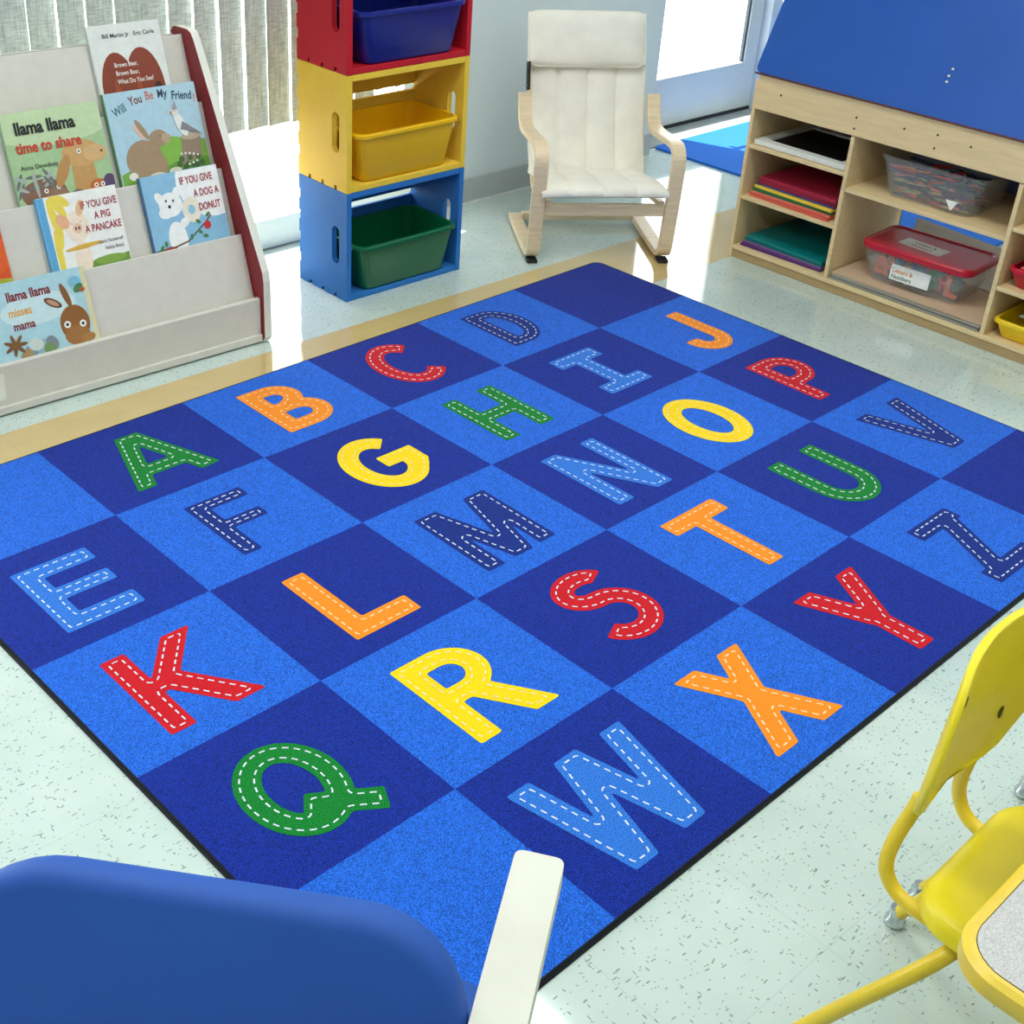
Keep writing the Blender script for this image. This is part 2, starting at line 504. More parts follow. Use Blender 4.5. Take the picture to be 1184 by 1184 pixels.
place_room(cu)
tag(cu, 'pale sheer curtain hanging beside the glass door, behind the blue easel board', 'curtain')

# vertical blinds
vb = thing('vertical_blind', (0, 0, 0), 0, 'grey woven vertical blind hanging over the window behind the picture book shelf', 'window blind')
vb.matrix_world = ROOM @ Matrix.Translation((0, -0.05, 0))
MB().box((-3.1, -0.025, 2.2), (0.61, 0.025, 2.245)).build('headrail', alu_light, vb)
sm = slat_mat()
x = 0.560
k = 0
pitch = 0.0845
while x > -1.75:
    tw = R_(10 + RNG.uniform(-3.5, 3.5))
    jit = RNG.uniform(-0.003, 0.003)
    hw = 0.0445
    T = Matrix.Translation((x + jit, 0, 0)) @ Matrix.Rotation(tw, 4, 'Z')
    n = 8; prof = [(-hw + 2 * hw * i / n, 0.002 * math.cos((i / n - 0.5) * math.pi)) for i in range(n + 1)]
    zb = 0.447 if x < 0.37 else 0.50  # the raised slats are unseen, added behind the crates to block sun
    rings = [[(p[0], p[1], z) for p in prof] + [(p[0], p[1] + 0.0008, z) for p in reversed(prof)] for z in (zb, 2.2)]
    MB().loft(rings, T=T).build('slat', sm, vb, smooth=True)
    x -= pitch; k += 1

# ceiling lamps (troffers)
lamp_white = bpy.data.materials.new('lamp diffuser'); lamp_white.use_nodes = True
_b = lamp_white.node_tree.nodes['Principled BSDF']; _b.inputs['Base Color'].default_value = (0.9, 0.9, 0.9, 1)
_b.inputs['Emission Color'].default_value = (0.95, 1.0, 0.98, 1); _b.inputs['Emission Strength'].default_value = 2.0
for i, (lx, ly) in enumerate(((-0.6, -0.9), (1.6, -0.9), (3.9, -2.0), (-0.6, -3.0), (1.6, -3.0), (3.9, -4.2))):
    t = thing('ceiling_light', (lx, ly, H - 0.04), 0, 'white recessed ceiling light above the classroom', 'ceiling light', 'ceiling lights')
    fr = MB().box((-0.32, -0.62, 0.0), (0.32, -0.6, 0.038)).box((-0.32, 0.6, 0.0), (0.32, 0.62, 0.038)).box((-0.32, -0.6, 0.0), (-0.3, 0.6, 0.038)).box((0.3, -0.6, 0.0), (0.32, 0.6, 0.038))
    fr.build('frame', alu_light, t)
    MB().box((-0.3, -0.6, 0.01), (0.3, 0.6, 0.02)).build('diffuser', lamp_white, t)
    ld = bpy.data.lights.new('lamp', 'AREA'); ld.shape = 'RECTANGLE'; ld.size = 0.58; ld.size_y = 1.18
    ld.energy = LAMP_W * (1.3 if ly > -2.5 else 0.76); ld.color = (0.97, 1.0, 0.97)
    lo = bpy.data.objects.new('lamp', ld); COL.objects.link(lo); lo.parent = t; lo.location = (0, 0, 0.004)

# ------------------------------------------------------------------ alphabet rug
CU, CV = 0.41393, 0.375
def P_(*p): return list(p)
def seg(x0, y0, x1, y1, w=0.13): return [(x0 - w / 2, y0), (x0 + w / 2, y0), (x1 + w / 2, y1), (x1 - w / 2, y1)]
def rect(x0, y0, x1, y1): return [(x0, y0), (x1, y0), (x1, y1), (x0, y1)]
def arc(cx, cy, rx, ry, a0, a1, tx=0.13, ty=0.14, n=40):
    A = [R_(a0 + (a1 - a0) * k / n) for k in range(n + 1)]
    return [(cx + rx * math.cos(a), cy - ry * math.sin(a)) for a in A] + [(cx + (rx - tx) * math.cos(a), cy - (ry - ty) * math.sin(a)) for a in reversed(A)]
LET = {
 'A': [P_((.42, .195), (.55, .195), (.345, .862), (.224, .862)), P_((.445, .195), (.575, .195), (.778, .852), (.648, .862)), rect(.34, .60, .66, .735)],
 'B': [rect(.305, .19, .435, .845), rect(.305, .19, .5, .32), rect(.305, .45, .52, .585), rect(.305, .71, .53, .845), arc(.49, .3775, .19, .1875, -90, 90, .13, .13), arc(.525, .6475, .205, .1975, -90, 90, .13, .135)],
 'C': [arc(.50, .515, .24, .345, 42, 318)],
 'D': [rect(.29, .185, .42, .83), rect(.29, .185, .48, .31), rect(.29, .705, .48, .83), arc(.46, .5075, .225, .3225, -90, 90, .13, .125)],
 'E': [rect(.29, .185, .42, .85), rect(.29, .185, .715, .32), rect(.29, .445, .71, .565), rect(.29, .712, .715, .85)],
 'F': [rect(.32, .195, .435, .84), rect(.32, .195, .69, .305), rect(.32, .455, .66, .56)],
 'G': [arc(.515, .53, .25, .335, 45, 325), rect(.505, .465, .77, .60), P_((.64, .465), (.77, .465), (.77, .66), (.715, .74), (.60, .70))],
 'H': [rect(.275, .18, .40, .84), rect(.59, .175, .72, .825), rect(.3, .44, .7, .575)],
 'I': [rect(.272, .185, .685, .34), rect(.272, .69, .687, .834), rect(.41, .2, .55, .8)],
 'J': [rect(.55, .18, .68, .66), arc(.49, .65, .19, .215, 180, 360), rect(.30, .615, .43, .655)],
 'K': [rect(.28, .18, .41, .862), seg(.687, .183, .40, .57, .16), seg(.44, .44, .705, .86, .165)],
 'L': [rect(.32, .186, .46, .866), rect(.32, .716, .735, .866)],
 'M': [seg(.285, .19, .275, .86, .125), seg(.32, .19, .49, .85, .13), seg(.66, .19, .49, .85, .13), seg(.695, .19, .685, .838, .125)],
 'N': [rect(.255, .175, .385, .865), rect(.60, .175, .715, .88), seg(.315, .175, .65, .88, .14)],
 'O': [arc(.475, .52, .238, .345, -5, 185, .125, .135), arc(.475, .52, .238, .345, 175, 365, .125, .135)],
 'P': [rect(.30, .18, .43, .85), rect(.3, .18, .5, .31), rect(.3, .49, .5, .62), arc(.49, .40, .21, .22, -90, 90, .13, .13)],
 'Q': [arc(.49, .515, .235, .32, -5, 185, .125, .135), arc(.49, .515, .235, .32, 175, 365, .125, .135), P_((.50, .575), (.785, .775), (.725, .90), (.43, .68))],
 'R': [rect(.275, .18, .405, .864), rect(.275, .18, .5, .305), rect(.275, .46, .52, .585), arc(.49, .3825, .21, .2025, -90, 90, .13, .125), seg(.49, .50, .705, .865, .155)],
 'S': [arc(.485, .335, .205, .175, 25, 270, .13, .135), arc(.475, .607, .225, .2325, -155, 90, .13, .135)],
 'T': [rect(.255, .183, .72, .325), rect(.42, .2, .55, .866)],
 'U': [rect(.265, .185, .395, .60), rect(.60, .183, .73, .60), arc(.4975, .58, .2325, .27, 180, 360)],
 'V': [seg(.31, .183, .48, .85, .135), seg(.685, .183, .48, .85, .135)],
 'W': [seg(.195, .19, .31, .865, .135), seg(.495, .18, .31, .865, .14), seg(.495, .18, .635, .85, .14), seg(.785, .182, .635, .85, .135)],
 'X': [seg(.32, .182, .655, .85, .16), seg(.65, .184, .285, .855, .16)],
 'Y': [seg(.30, .172, .46, .58, .15), seg(.68, .18, .46, .58, .15), rect(.395, .54, .525, .867)],
 'Z': [rect(.29, .20, .70, .325), rect(.25, .715, .72, .85), seg(.63, .22, .335, .83, .16)],
}
LCOL = dict(zip('ABCDEFGHIJKLMNOPQRSTUVWXYZ', 'gordlnygloroNlyrgyronnlory'))
LCOL = {'A': 'green', 'B': 'orange', 'C': 'red', 'D': 'navy', 'E': 'sky', 'F': 'navy', 'G': 'yellow', 'H': 'green', 'I': 'sky', 'J': 'orange', 'K': 'red', 'L': 'orange',
        'M': 'navy', 'N': 'sky', 'O': 'yellow', 'P': 'red', 'Q': 'green', 'R': 'yellow', 'S': 'red', 'T': 'orange', 'U': 'green', 'V': 'navy', 'W': 'sky', 'X': 'orange', 'Y': 'red', 'Z': 'navy'}
CELL = {}
for i, ch in enumerate('ABCD'): CELL[ch] = (i + 1, 0)
for r_i, row in enumerate(('EFGHIJ', 'KLMNOP', 'QRSTUV')):
    for i, ch in enumerate(row): CELL[ch] = (i, r_i + 1)
for i, ch in enumerate('WXYZ'): CELL[ch] = (i + 1, 4)

def in_poly(px, py, poly):
    ins = np.zeros(px.shape, bool); n = len(poly)
    for i in range(n):
        x0, y0 = poly[i]; x1, y1 = poly[(i + 1) % n]
        if y0 == y1: continue
        c = ((y0 > py) != (y1 > py)) & (px < (x1 - x0) * (py - y0) / (y1 - y0) + x0)
        ins ^= c
    return ins

def contours(F, xs, ys, level):
    """marching squares -> closed polylines"""
    G = F - level
    G[G == 0] = 1e-9
    ny, nx = G.shape
    S = G > 0
    segs = {}
    def cut(i0, j0, i1, j1):
        a, b = G[i0, j0], G[i1, j1]; t = a / (a - b)
        return (xs[j0] + (xs[j1] - xs[j0]) * t, ys[i0] + (ys[i1] - ys[i0]) * t)
    code = S[:-1, :-1] * 1 + S[:-1, 1:] * 2 + S[1:, 1:] * 4 + S[1:, :-1] * 8
    pt = {}; nxt = {}
    for i, j in zip(*np.nonzero((code > 0) & (code < 15))):
        i = int(i); j = int(j)
        c = int(code[i, j])
        E = {'b': ('h', i, j), 'r': ('v', i, j + 1), 't': ('h', i + 1, j), 'l': ('v', i, j)}
        tab = {1: ['lb'], 2: ['br'], 3: ['lr'], 4: ['rt'], 5: ['lt', 'rb'], 6: ['bt'], 7: ['lt'], 8: ['tl'], 9: ['tb'], 10: ['bl', 'tr'], 11: ['tr'], 12: ['rl'], 13: ['rb'], 14: ['bl']}[c]
        for s in tab:
            for e in s:
                k = E[e]
                if k not in pt:
                    pt[k] = cut(i, j, i, j + 1) if e == 'b' else cut(i, j + 1, i + 1, j + 1) if e == 'r' else cut(i + 1, j, i + 1, j + 1) if e == 't' else cut(i, j, i + 1, j)
            nxt.setdefault(E[s[0]], []).append(E[s[1]]); nxt.setdefault(E[s[1]], []).append(E[s[0]])
    seen = set(); loops = []
    for k0 in list(nxt):
        if k0 in seen: continue
        loop = [k0]; seen.add(k0); cur = k0
        while True:
            nn = [q for q in nxt[cur] if q not in seen]
            if not nn: break
            cur = nn[0]; seen.add(cur); loop.append(cur)
        if len(loop) > 8: loops.append([pt[q] for q in loop])
    return loops

def simplify(l, tol):
    out = [l[0]]
    a = np.array(l)
    def rec(i, j, keep):
        if j <= i + 1: return
        p, q = a[i], a[j]; d = q - p; n = np.hypot(*d)
        if n < 1e-9: dist = np.hypot(*(a[i + 1:j] - p).T)
        else: dist = np.abs(d[0] * (a[i + 1:j, 1] - p[1]) - d[1] * (a[i + 1:j, 0] - p[0])) / n
        k = int(np.argmax(dist))
        if dist[k] > tol:
            m = i + 1 + k; keep.add(m); rec(i, m, keep); rec(m, j, keep)
    h = len(l) // 2
    keep = {0, h}; rec(0, h, keep); rec(h, len(l) - 1, keep); keep.add(len(l) - 1)
    return [l[i] for i in sorted(keep)]

LETTER_SHAPE = {}
def letter_shape(ch):
    polys = [[(x * CU, -y * CV) for x, y in p] for p in LET[ch]]
    step = 0.0022
    xs = np.arange(0.03, CU - 0.02, step); ys = np.arange(-CV + 0.02, -0.02, step)
    X, Y = np.meshgrid(xs, ys)
    mask = np.zeros(X.shape, bool)
    for p in polys: mask |= in_poly(X, Y, p)
    bp = []
    for p in polys:
        for i in range(len(p)):
            a = np.array(p[i]); b = np.array(p[(i + 1) % len(p)])
            n = max(2, int(np.hypot(*(b - a)) / 0.0009))
            for t in np.arange(n) / n: bp.append(a + (b - a) * t)
    bp = np.array(bp)
    ok = np.ones(len(bp), bool)
    e = 1e-5
    # a boundary point counts only when a hair to one of its sides lies outside the union
    out_any = np.zeros(len(bp), bool)
    for dx, dy in ((6e-5, 0), (-6e-5, 0), (0, 6e-5), (0, -6e-5), (4e-5, 4e-5), (-4e-5, 4e-5), (4e-5, -4e-5), (-4e-5, -4e-5)):
        u = np.zeros(len(bp), bool)
        for p in polys: u |= in_poly(bp[:, 0] + dx, bp[:, 1] + dy, p)
        out_any |= ~u
    bp = bp[out_any]
    D = np.empty(X.size); f = np.stack([X.ravel(), Y.ravel()], 1)
    for s in range(0, len(f), 2000):
        q = f[s:s + 2000]
        D[s:s + 2000] = np.sqrt(((q[:, None, :] - bp[None]) ** 2).sum(-1).min(1))
    D = D.reshape(X.shape); D[~mask] *= -1
    for _ in range(2):      # soften the corners like cut pile
        Q = np.pad(D, 1, mode='edge')
        D = sum(Q[i:i + D.shape[0], j:j + D.shape[1]] for i in range(3) for j in range(3)) / 9.0
    loops = [simplify(l, 0.0003) for l in contours(D.copy(), xs, ys, 0.0)]
    loops = [l for l in loops if len(l) > 3]
    st = [l for l in contours(D.copy(), xs, ys, 0.0125) if len(l) > 12]
    return loops, st

def area(l): return 0.5 * sum(l[i][0] * l[(i + 1) % len(l)][1] - l[(i + 1) % len(l)][0] * l[i][1] for i in range(len(l)))
def nest(loops):
    """outer loops with the holes that lie in them"""
    loops = sorted(loops, key=lambda l: -abs(area(l)))
    outs = []
    for l in loops:
        p = l[0]
        for o_, hs in outs:
            if in_poly(np.array([p[0]]), np.array([p[1]]), o_)[0] and not any(in_poly(np.array([p[0]]), np.array([p[1]]), h)[0] for h in hs):
                hs.append(l); break
        else: outs.append((l, []))
    return outs

rug_mats = [carpet('rug light blue', (32, 98, 206)), carpet('rug dark blue', (15, 42, 140)), carpet('rug letter green', (8, 122, 44)), carpet('rug letter orange', (247, 140, 30), 0.14),
            carpet('rug letter red', (198, 18, 32), 0.2), carpet('rug letter navy', (12, 42, 128)), carpet('rug letter sky blue', (46, 114, 216)), carpet('rug letter yellow', (250, 208, 8), 0.12),
            carpet('rug stitch white', (214, 224, 236), 0.12), carpet('rug stitch on warm', (250, 214, 170), 0.1)]
MI = {'green': 2, 'orange': 3, 'red': 4, 'navy': 5, 'sky': 6, 'yellow': 7}
RT = 0.009
rug = MB()
x0, x1, y1, y0 = 0.03 * CU, 5.965 * CU, -0.03 * CV, -4.975 * CV
outline = rrect(x0, y0, x1, y1, 0.03, 5)
# checker squares, cut to the rounded outline
def clip_rect(poly, ax, val, keep_less):
    out = []
    for i in range(len(poly)):
        p, q = poly[i], poly[(i + 1) % len(poly)]
        a, b = p[ax] - val, q[ax] - val
        if keep_less: a, b = -a, -b
        if a >= 0: out.append(p)
        if (a > 0 and b < 0) or (a < 0 and b > 0):
            t = a / (a - b); out.append((p[0] + (q[0] - p[0]) * t, p[1] + (q[1] - p[1]) * t))
    return out
for u in range(6):
    for v in range(5):
        poly = outline
        for ax, val, kl in ((0, u * CU, False), (0, (u + 1) * CU, True), (1, -(v + 1) * CV, False), (1, -v * CV, True)):
            poly = clip_rect(poly, ax, val, kl)
        if len(poly) > 2: rug.flat(poly, z=RT, mi=1 if (u + v) % 2 else 0)
for ch in LET:
    loops, st = letter_shape(ch)
    LETTER_SHAPE[ch] = loops
    cu_, cv_ = CELL[ch]; T = Matrix.Translation((cu_ * CU, -cv_ * CV, 0))
    for o_, hs in nest(loops):
        rug.flat(o_, hs, z=RT + 0.0006, mi=MI[LCOL[ch]], T=T)
    warm = LCOL[ch] in ('orange', 'yellow')
    for l in st:
        pts = np.array(l + [l[0]]); d = np.hypot(*np.diff(pts, axis=0).T); cum = np.concatenate([[0], np.cumsum(d)]); tot = cum[-1]
        nd = max(2, round(tot / 0.0215)); per = tot / nd
        for k in range(nd):
            ss = [k * per + per * 0.56 * q / 3 for q in range(4)]
            pp = np.stack([np.interp(ss, cum, pts[:, 0]), np.interp(ss, cum, pts[:, 1])], 1)
            tg = np.gradient(pp, axis=0); tg /= np.maximum(np.hypot(*tg.T)[:, None], 1e-9); nn = np.stack([-tg[:, 1], tg[:, 0]], 1) * 0.0016
            ring = [tuple(p) for p in pp + nn] + [tuple(p) for p in (pp - nn)[::-1]]
            vs = [(p[0], p[1], RT + 0.0012) for p in ring]
            fs = [(q, q + 1, 6 - q, 7 - q) for q in range(3)]
            fs = [f[::-1] for f in fs]
            rug.add(vs, fs, 9 if warm else 8, T)
rug_o = rug.build('alphabet_rug', rug_mats)
tag(rug_o, 'large blue checkered rug with stitched coloured letters of the alphabet on the floor', 'rug')
n = len(outline)
bi = MB()
ring = lambda off, z: [(p[0] + off * (1 if p[0] > (x0 + x1) / 2 else -1), p[1] + off * (1 if p[1] > (y0 + y1) / 2 else -1), z) for p in outline]
bi.loft([ring(-0.0006, RT - 0.0002), ring(0.003, RT + 0.0004), ring(0.0065, RT - 0.002), ring(0.008, 0.0005), ring(-0.002, 0.0005)], caps=False)
bi.flat(ring(-0.002, 0), z=0.0006)
tag(bi.build('edge_binding', carpet('rug binding black', (22, 26, 34), 0.2), rug_o), 'dark bound edge')

# blue mat by the door
mt = MB().prism(rrect(0, 0, 1.25, 1.5, 0.02), z0=0.0005, z1=0.010)
o = mt.build('door_mat', carpet('mat blue', (36, 108, 205), 0.3), bevel=0.004)
o.location = (3.64, -0.78, 0); o.rotation_euler = (0, 0, R_(-0.8))
tag(o, 'plain blue carpet mat lying in front of the glass door', 'mat')

# ------------------------------------------------------------------ picture book shelf
SHELF_RZ = R_(-3.35)
SH = (1.245, 0.16, 0)
cream = M('cream laminate', (214, 209, 199), 0.45, noise=0.03)
cream_edge = M('white edge banding', (226, 224, 214), 0.4, noise=0.02)
maroon = M('maroon laminate', (140, 22, 34), 0.45, noise=0.05)
bs = thing('book_display_shelf', SH, SHELF_RZ, 'cream sloping book display shelf with maroon side below the window blind', 'bookshelf')
side_prof = [(0.0, 0.02), (0.012, 0.004), (0.45, 0.004), (0.45, 0.80)] + [(0.45 - 0.03 + 0.03 * math.cos(R_(a)), 0.785 + 0.03 * math.sin(R_(a))) for a in (30, 60, 90)] + \
            [(0.355, 0.818), (0.338, 0.812), (0.325, 0.798)] + [(0.022, 0.25), (0.006, 0.22), (0.0, 0.19)]
def shelf_side(x):
    mb = MB().prism(side_prof[::-1], z0=x - 0.024, z1=x, mi=1, T=YZ, mi_side=0)
    # maroon inner faces stand a hair proud of the edge band
    return mb
for x in (0.0, -1.196):
    shelf_side(x).build('side_panel', [cream_edge, maroon], bs, bevel=0.004)
W0, W1 = -1.22, -0.0245
TL = R_(18.6)
tiers = {'A': (0.385, 0.80), 'B': (0.292, 0.634), 'C': (0.20, 0.468), 'D': (0.108, 0.302)}
def tier_frame(k):
    y, z = tiers[k]
    # local: x right, y up the panel (0 at its top edge), z out of the panel towards the reader
    up = Vector((0, math.sin(TL), math.cos(TL))); nrm = Vector((0, -math.cos(TL), math.sin(TL)))
    return Matrix(((1, up.x, nrm.x, 0), (0, up.y, nrm.y, y), (0, up.z, nrm.z, z), (0, 0, 0, 1)))
for k in 'ABCD':
    T = tier_frame(k)
    MB().box((W0 + 0.026, -0.30, -0.010), (W1, 0.0, 0.0), T=T).build('display_panel', cream, bs, bevel=0.002)
    if k != 'D':
        MB().box((W0 + 0.026, -0.30, 0.0005), (W1, -0.29, 0.0205), T=T).build('ledge', cream, bs)
MB().box((W0 + 0.026, 0.016, 0.03), (W1, 0.033, 0.138)).build('front_lip', cream, bs, bevel=0.003)
MB().box((W0 + 0.026, 0.010, 0.006), (W1, 0.034, 0.0275)).build('base_board', cream, bs, bevel=0.002)
MB().box((W0 + 0.026, 0.034, 0.012), (W1, 0.13, 0.0295)).build('ledge', cream, bs)
MB().box((W0 + 0.026, 0.435, 0.01), (W1, 0.445, 0.79)).build('back_panel', cream, bs)
MB().box((-0.99, 0.0145, 0.046), (-0.79, 0.0158, 0.118)).build('tape_patch', M('white tape', (232, 230, 222), 0.35), bs)

# --- picture books
SHM = Matrix.Translation(SH) @ Matrix.Rotation(SHELF_RZ, 4, 'Z')
class Art:
    """flat printed shapes on a cover of w x h metres, each layer a hair above the one before"""
    def __init__(self, w, h, th):
        self.mb = MB(); self.w = w; self.h = h; self.z = th + 0.00006; self.mats = []; self.key = {}; self.oy = 0.0
    def mi(self, c):
        if c not in self.key:
            self.key[c] = len(self.mats); self.mats.append(M('print %d %d %d' % c, c, 0.35, noise=0.05, nscale=60))
        return self.key[c]
    def poly(self, pts, c):
        self.put([(p[0] * self.w, (p[1] + self.oy) * self.h) for p in pts], c)
    def put(self, pts, c):
        self.z += 0.00006
        for ax, val, kl in ((0, 0.0025, False), (0, self.w - 0.0005, True), (1, 0.0005, False), (1, self.h - 0.0005, True)):
            pts = clip_rect(pts, ax, val, kl)
            if len(pts) < 3: return
        self.mb.flat(pts, z=self.z, mi=self.mi(c))
    def ell(self, cx, cy, rx, ry, c, rot=0):
        self.put(ellipse(cx * self.w, (cy + self.oy) * self.h, rx * self.w, ry * self.h, 28, rot), c)
    def text(self, s, cx, cy, size, c, bold=0.0, rot=0.0, align='CENTER', sx=1.0, shear=0.0):
        self.z += 0.00006
        vs, fs = text_mesh(s, size * self.h, bold, shear, align)
        T = Matrix.Translation((cx * self.w, cy * self.h, self.z)) @ Matrix.Rotation(rot, 4, 'Z') @ Matrix.Scale(sx, 4, (1, 0, 0))
        self.mb.add(vs, fs, self.mi(c), T)
    def line(self, pts, wd, c):
        for a, b in zip(pts, pts[1:]):
            d = Vector(((b[0] - a[0]) * self.w, (b[1] - a[1]) * self.h)); d.normalize(); nx_, ny_ = -d.y * wd / 2 / self.w, d.x * wd / 2 / self.h
            self.poly([(a[0] + nx_, a[1] + ny_), (a[0] - nx_, a[1] - ny_), (b[0] - nx_, b[1] - ny_), (b[0] + nx_, b[1] + ny_)], c)

def picture_book(tier, xl, top, w, h, th, bgc, spine, label, draw, lift=0.001, yaw=0.0):
    """xl: left edge, top: top edge relative to the tier's top edge"""
    T = SHM @ tier_frame(tier) @ Matrix.Translation((xl, top - h, lift)) @ Matrix.Rotation(yaw, 4, 'Z')
    b = thing('picture_book', (0, 0, 0), 0, label, 'book', 'picture books on the display shelf')
    b.matrix_world = T
    MB().box((0.002, 0.003, 0.0018), (w - 0.003, h - 0.003, th - 0.0018)).build('page_block', M('book pages', (236, 232, 222), 0.8, noise=0.05, nscale=300, stretch=(1, 1, 40)), b)
    a = Art(w, h, th)
    i0 = a.mi(bgc); i1 = a.mi(spine)
    a.mb.box((0, 0, th - 0.0018), (w, h, th), i0).box((0, 0, 0), (w, h, 0.0018), i0).box((-0.001, 0, 0), (0.0022, h, th + 0.0001), i1)
    draw(a)
    a.mb.build('cover', a.mats, b)
    return b
BLK = (30, 28, 30)
def animal_eye(a, x, y, r=0.014, white=True):
    if white: a.ell(x, y, r * 1.6, r * 1.6 * a.w / a.h, (245, 243, 238))
    a.ell(x, y, r * 0.7, r * 0.7 * a.w / a.h, BLK)

def d_brown(a):
    br = (134, 52, 24); dk = (62, 26, 18)
    a.ell(.30, .40, .25, .36, br); a.ell(.66, .42, .26, .36, br); a.ell(.5, .22, .42, .32, br); a.poly([(.12, .3), (.9, .3), (.88, .0), (.2, .0)], br)
    for (x, y, rx, ry, r) in ((.3, .3, .05, .22, .2), (.55, .35, .04, .2, -.1), (.75, .25, .06, .14, .3)): a.ell(x, y, rx, ry, (160, 70, 30), r)
    for (x, y, r) in ((.82, .42, .05), (.93, .28, .05), (.6, .1, .06)): a.ell(x, y, r, r * .9, dk)
    a.text('Bill Martin Jr   Eric Carle', .55, .885, .052, BLK, .012)
    for i, s in enumerate(('Brown Bear,', 'Brown Bear,', 'What Do You See?')): a.text(s, .27, .63 - i * .072, .056, (240, 232, 226), .014, align='LEFT', sx=.82)
def d_share(a):
    a.ell(.5, .95, .75, .3, (196, 216, 170))
    a.oy = 0.05    # two plain woolly animals and a small toy
    a.ell(.27, .16, .23, .14, (132, 96, 78)); a.ell(.40, .10, .12, .10, (150, 112, 92))
    for k in range(12): a.ell(.20 + .17 * math.sin(k * 2.1), .27 + .06 * math.cos(k * 1.7), .085, .018, (170, 176, 170) if k % 2 else (108, 112, 108), k * .53)
    animal_eye(a, .29, .18); animal_eye(a, .42, .2)
    a.poly([(.58, .05), (.84, .05), (.82, .42), (.6, .42)], (196, 150, 90)); a.ell(.72, .48, .2, .13, (205, 160, 100)); a.ell(.86, .46, .12, .085, (214, 174, 120))
    a.ell(.50, .34, .055, .17, (190, 140, 82), -.5); animal_eye(a, .70, .50); a.ell(.93, .47, .014, .012, (110, 60, 40))
    a.ell(.83, .12, .10, .09, (196, 106, 48)); a.ell(.95, .15, .07, .09, (86, 66, 104)); a.ell(.6, .06, .10, .08, (96, 78, 106)); animal_eye(a, .80, .15); animal_eye(a, .87, .15)
    a.text('llama llama', .42, .79, .165, BLK, .035, sx=.86)
    a.text('time to share', .42, .615, .145, (200, 58, 40), .028, sx=.86)
    a.text('Anna Dewdney', .28, .455, .062, (60, 60, 54), .01)
def d_will(a):
    a.oy = 0.06
    a.poly([(0.02, .14), (.35, .25), (.7, .42), (1, .36), (1, -.06), (0.02, -.06)], (120, 170, 66)); a.ell(.6, .3, .2, .14, (132, 184, 70)); a.ell(.8, .1, .3, .1, (98, 150, 52))
    a.oy = 0.05
    br = (166, 138, 108)
    cols = [(48, 110, 110), (120, 60, 60), (200, 110, 90), (48, 62, 92), (40, 66, 96)]
    for (s, x, y, r), c in zip((('Will', .155, .79, .42), ('You', .335, .865, .16), ('Be', .485, .89, .04), ('My', .625, .89, -.05), ('Friend', .83, .845, -.14)), cols):
        a.text(s, x, y, .118, c, .02, rot=r * .8, sx=.76)
    a.text('?', .965, .80, .11, (222, 120, 90), .012)
    a.ell(.30, .26, .20, .20, br); a.ell(.40, .18, .13, .15, br); a.ell(.49, .45, .105, .085, br); a.ell(.57, .44, .05, .05, (186, 160, 132))
    a.ell(.33, .56, .03, .12, br, .5); a.ell(.29, .535, .02, .10, (226, 190, 170), .55); a.ell(.40, .09, .09, .03, (226, 216, 200)); a.ell(.60, .11, .07, .03, (226, 216, 200)); a.ell(.14, .12, .05, .04, (236, 230, 220)); animal_eye(a, .51, .47, .010, False)
    a.poly([(.68, .15), (.93, .2), (.95, .42), (.74, .42)], (150, 128, 106)); a.ell(.845, .42, .11, .035, (186, 166, 140)); 
    for k in range(9): a.ell(.66 + .28 * (k / 9), .16 + .05 * math.sin(k * 2), .03, .03, (70, 100, 56)); a.ell(.7 + .2 * (k / 9), .2 + .06 * math.cos(k * 3), .012, .012, (236, 236, 224))
    a.ell(.76, .55, .05, .13, (236, 234, 226), .35); a.poly([(.78, .58), (.98, .42), (.93, .44), (.74, .5)], (132, 130, 134)); a.ell(.72, .68, .042, .045, (224, 222, 216)); a.poly([(.69, .7), (.75, .7), (.74, .79)], (160, 150, 160)); a.poly([(.66, .68), (.69, .7), (.69, .66)], (206, 150, 60)); animal_eye(a, .715, .69, .008, False)
def d_pig(a):
    a.poly([(.005, 0), (.09, 0), (.09, 1), (.005, 1)], (94, 168, 214))
    for (x, y, rx, ry, r) in ((.24, .88, .05, .16, .5), (.16, .78, .045, .2, .1), (.2, .6, .04, .2, -.1), (.14, .35, .04, .28, 0), (.3, .93, .05, .1, .9)): a.ell(x, y, rx, ry, (240, 214, 88), r)
    a.oy = 0.07
    a.poly([(.3, -.12), (.99, -.12), (.99, .16), (.8, .13), (.6, .16), (.4, .1)], (112, 150, 62)); a.ell(.75, .12, .2, .05, (134, 170, 74))
    a.oy = 0.10
    sk = (246, 226, 204)
    a.ell(.42, .17, .10, .19, sk); a.ell(.42, .52, .15, .17, sk); a.ell(.26, .60, .07, .09, (238, 180, 140), .6); a.ell(.50, .72, .05, .09, (238, 190, 150), -.4); a.ell(.42, .5, .055, .06, (236, 196, 168)); a.ell(.40, .5, .012, .02, (120, 70, 60)); a.ell(.44, .5, .012, .02, (120, 70, 60))
    a.ell(.45, .29, .24, .025, (226, 178, 70), .06); animal_eye(a, .36, .56, .009, False); animal_eye(a, .47, .57, .009, False)
    c = (168, 40, 62)
    a.text('IF YOU GIVE', .74, .80, .115, c, .018, sx=.72); a.text('A PIG', .76, .665, .115, c, .018, sx=.72); a.text('A PANCAKE', .74, .53, .115, c, .018, sx=.72)
    a.text('Laura Numeroff', .79, .38, .06, (90, 90, 96), .004, sx=.8); a.text('Felicia Bond', .82, .30, .06, (90, 90, 96), .004, sx=.8)
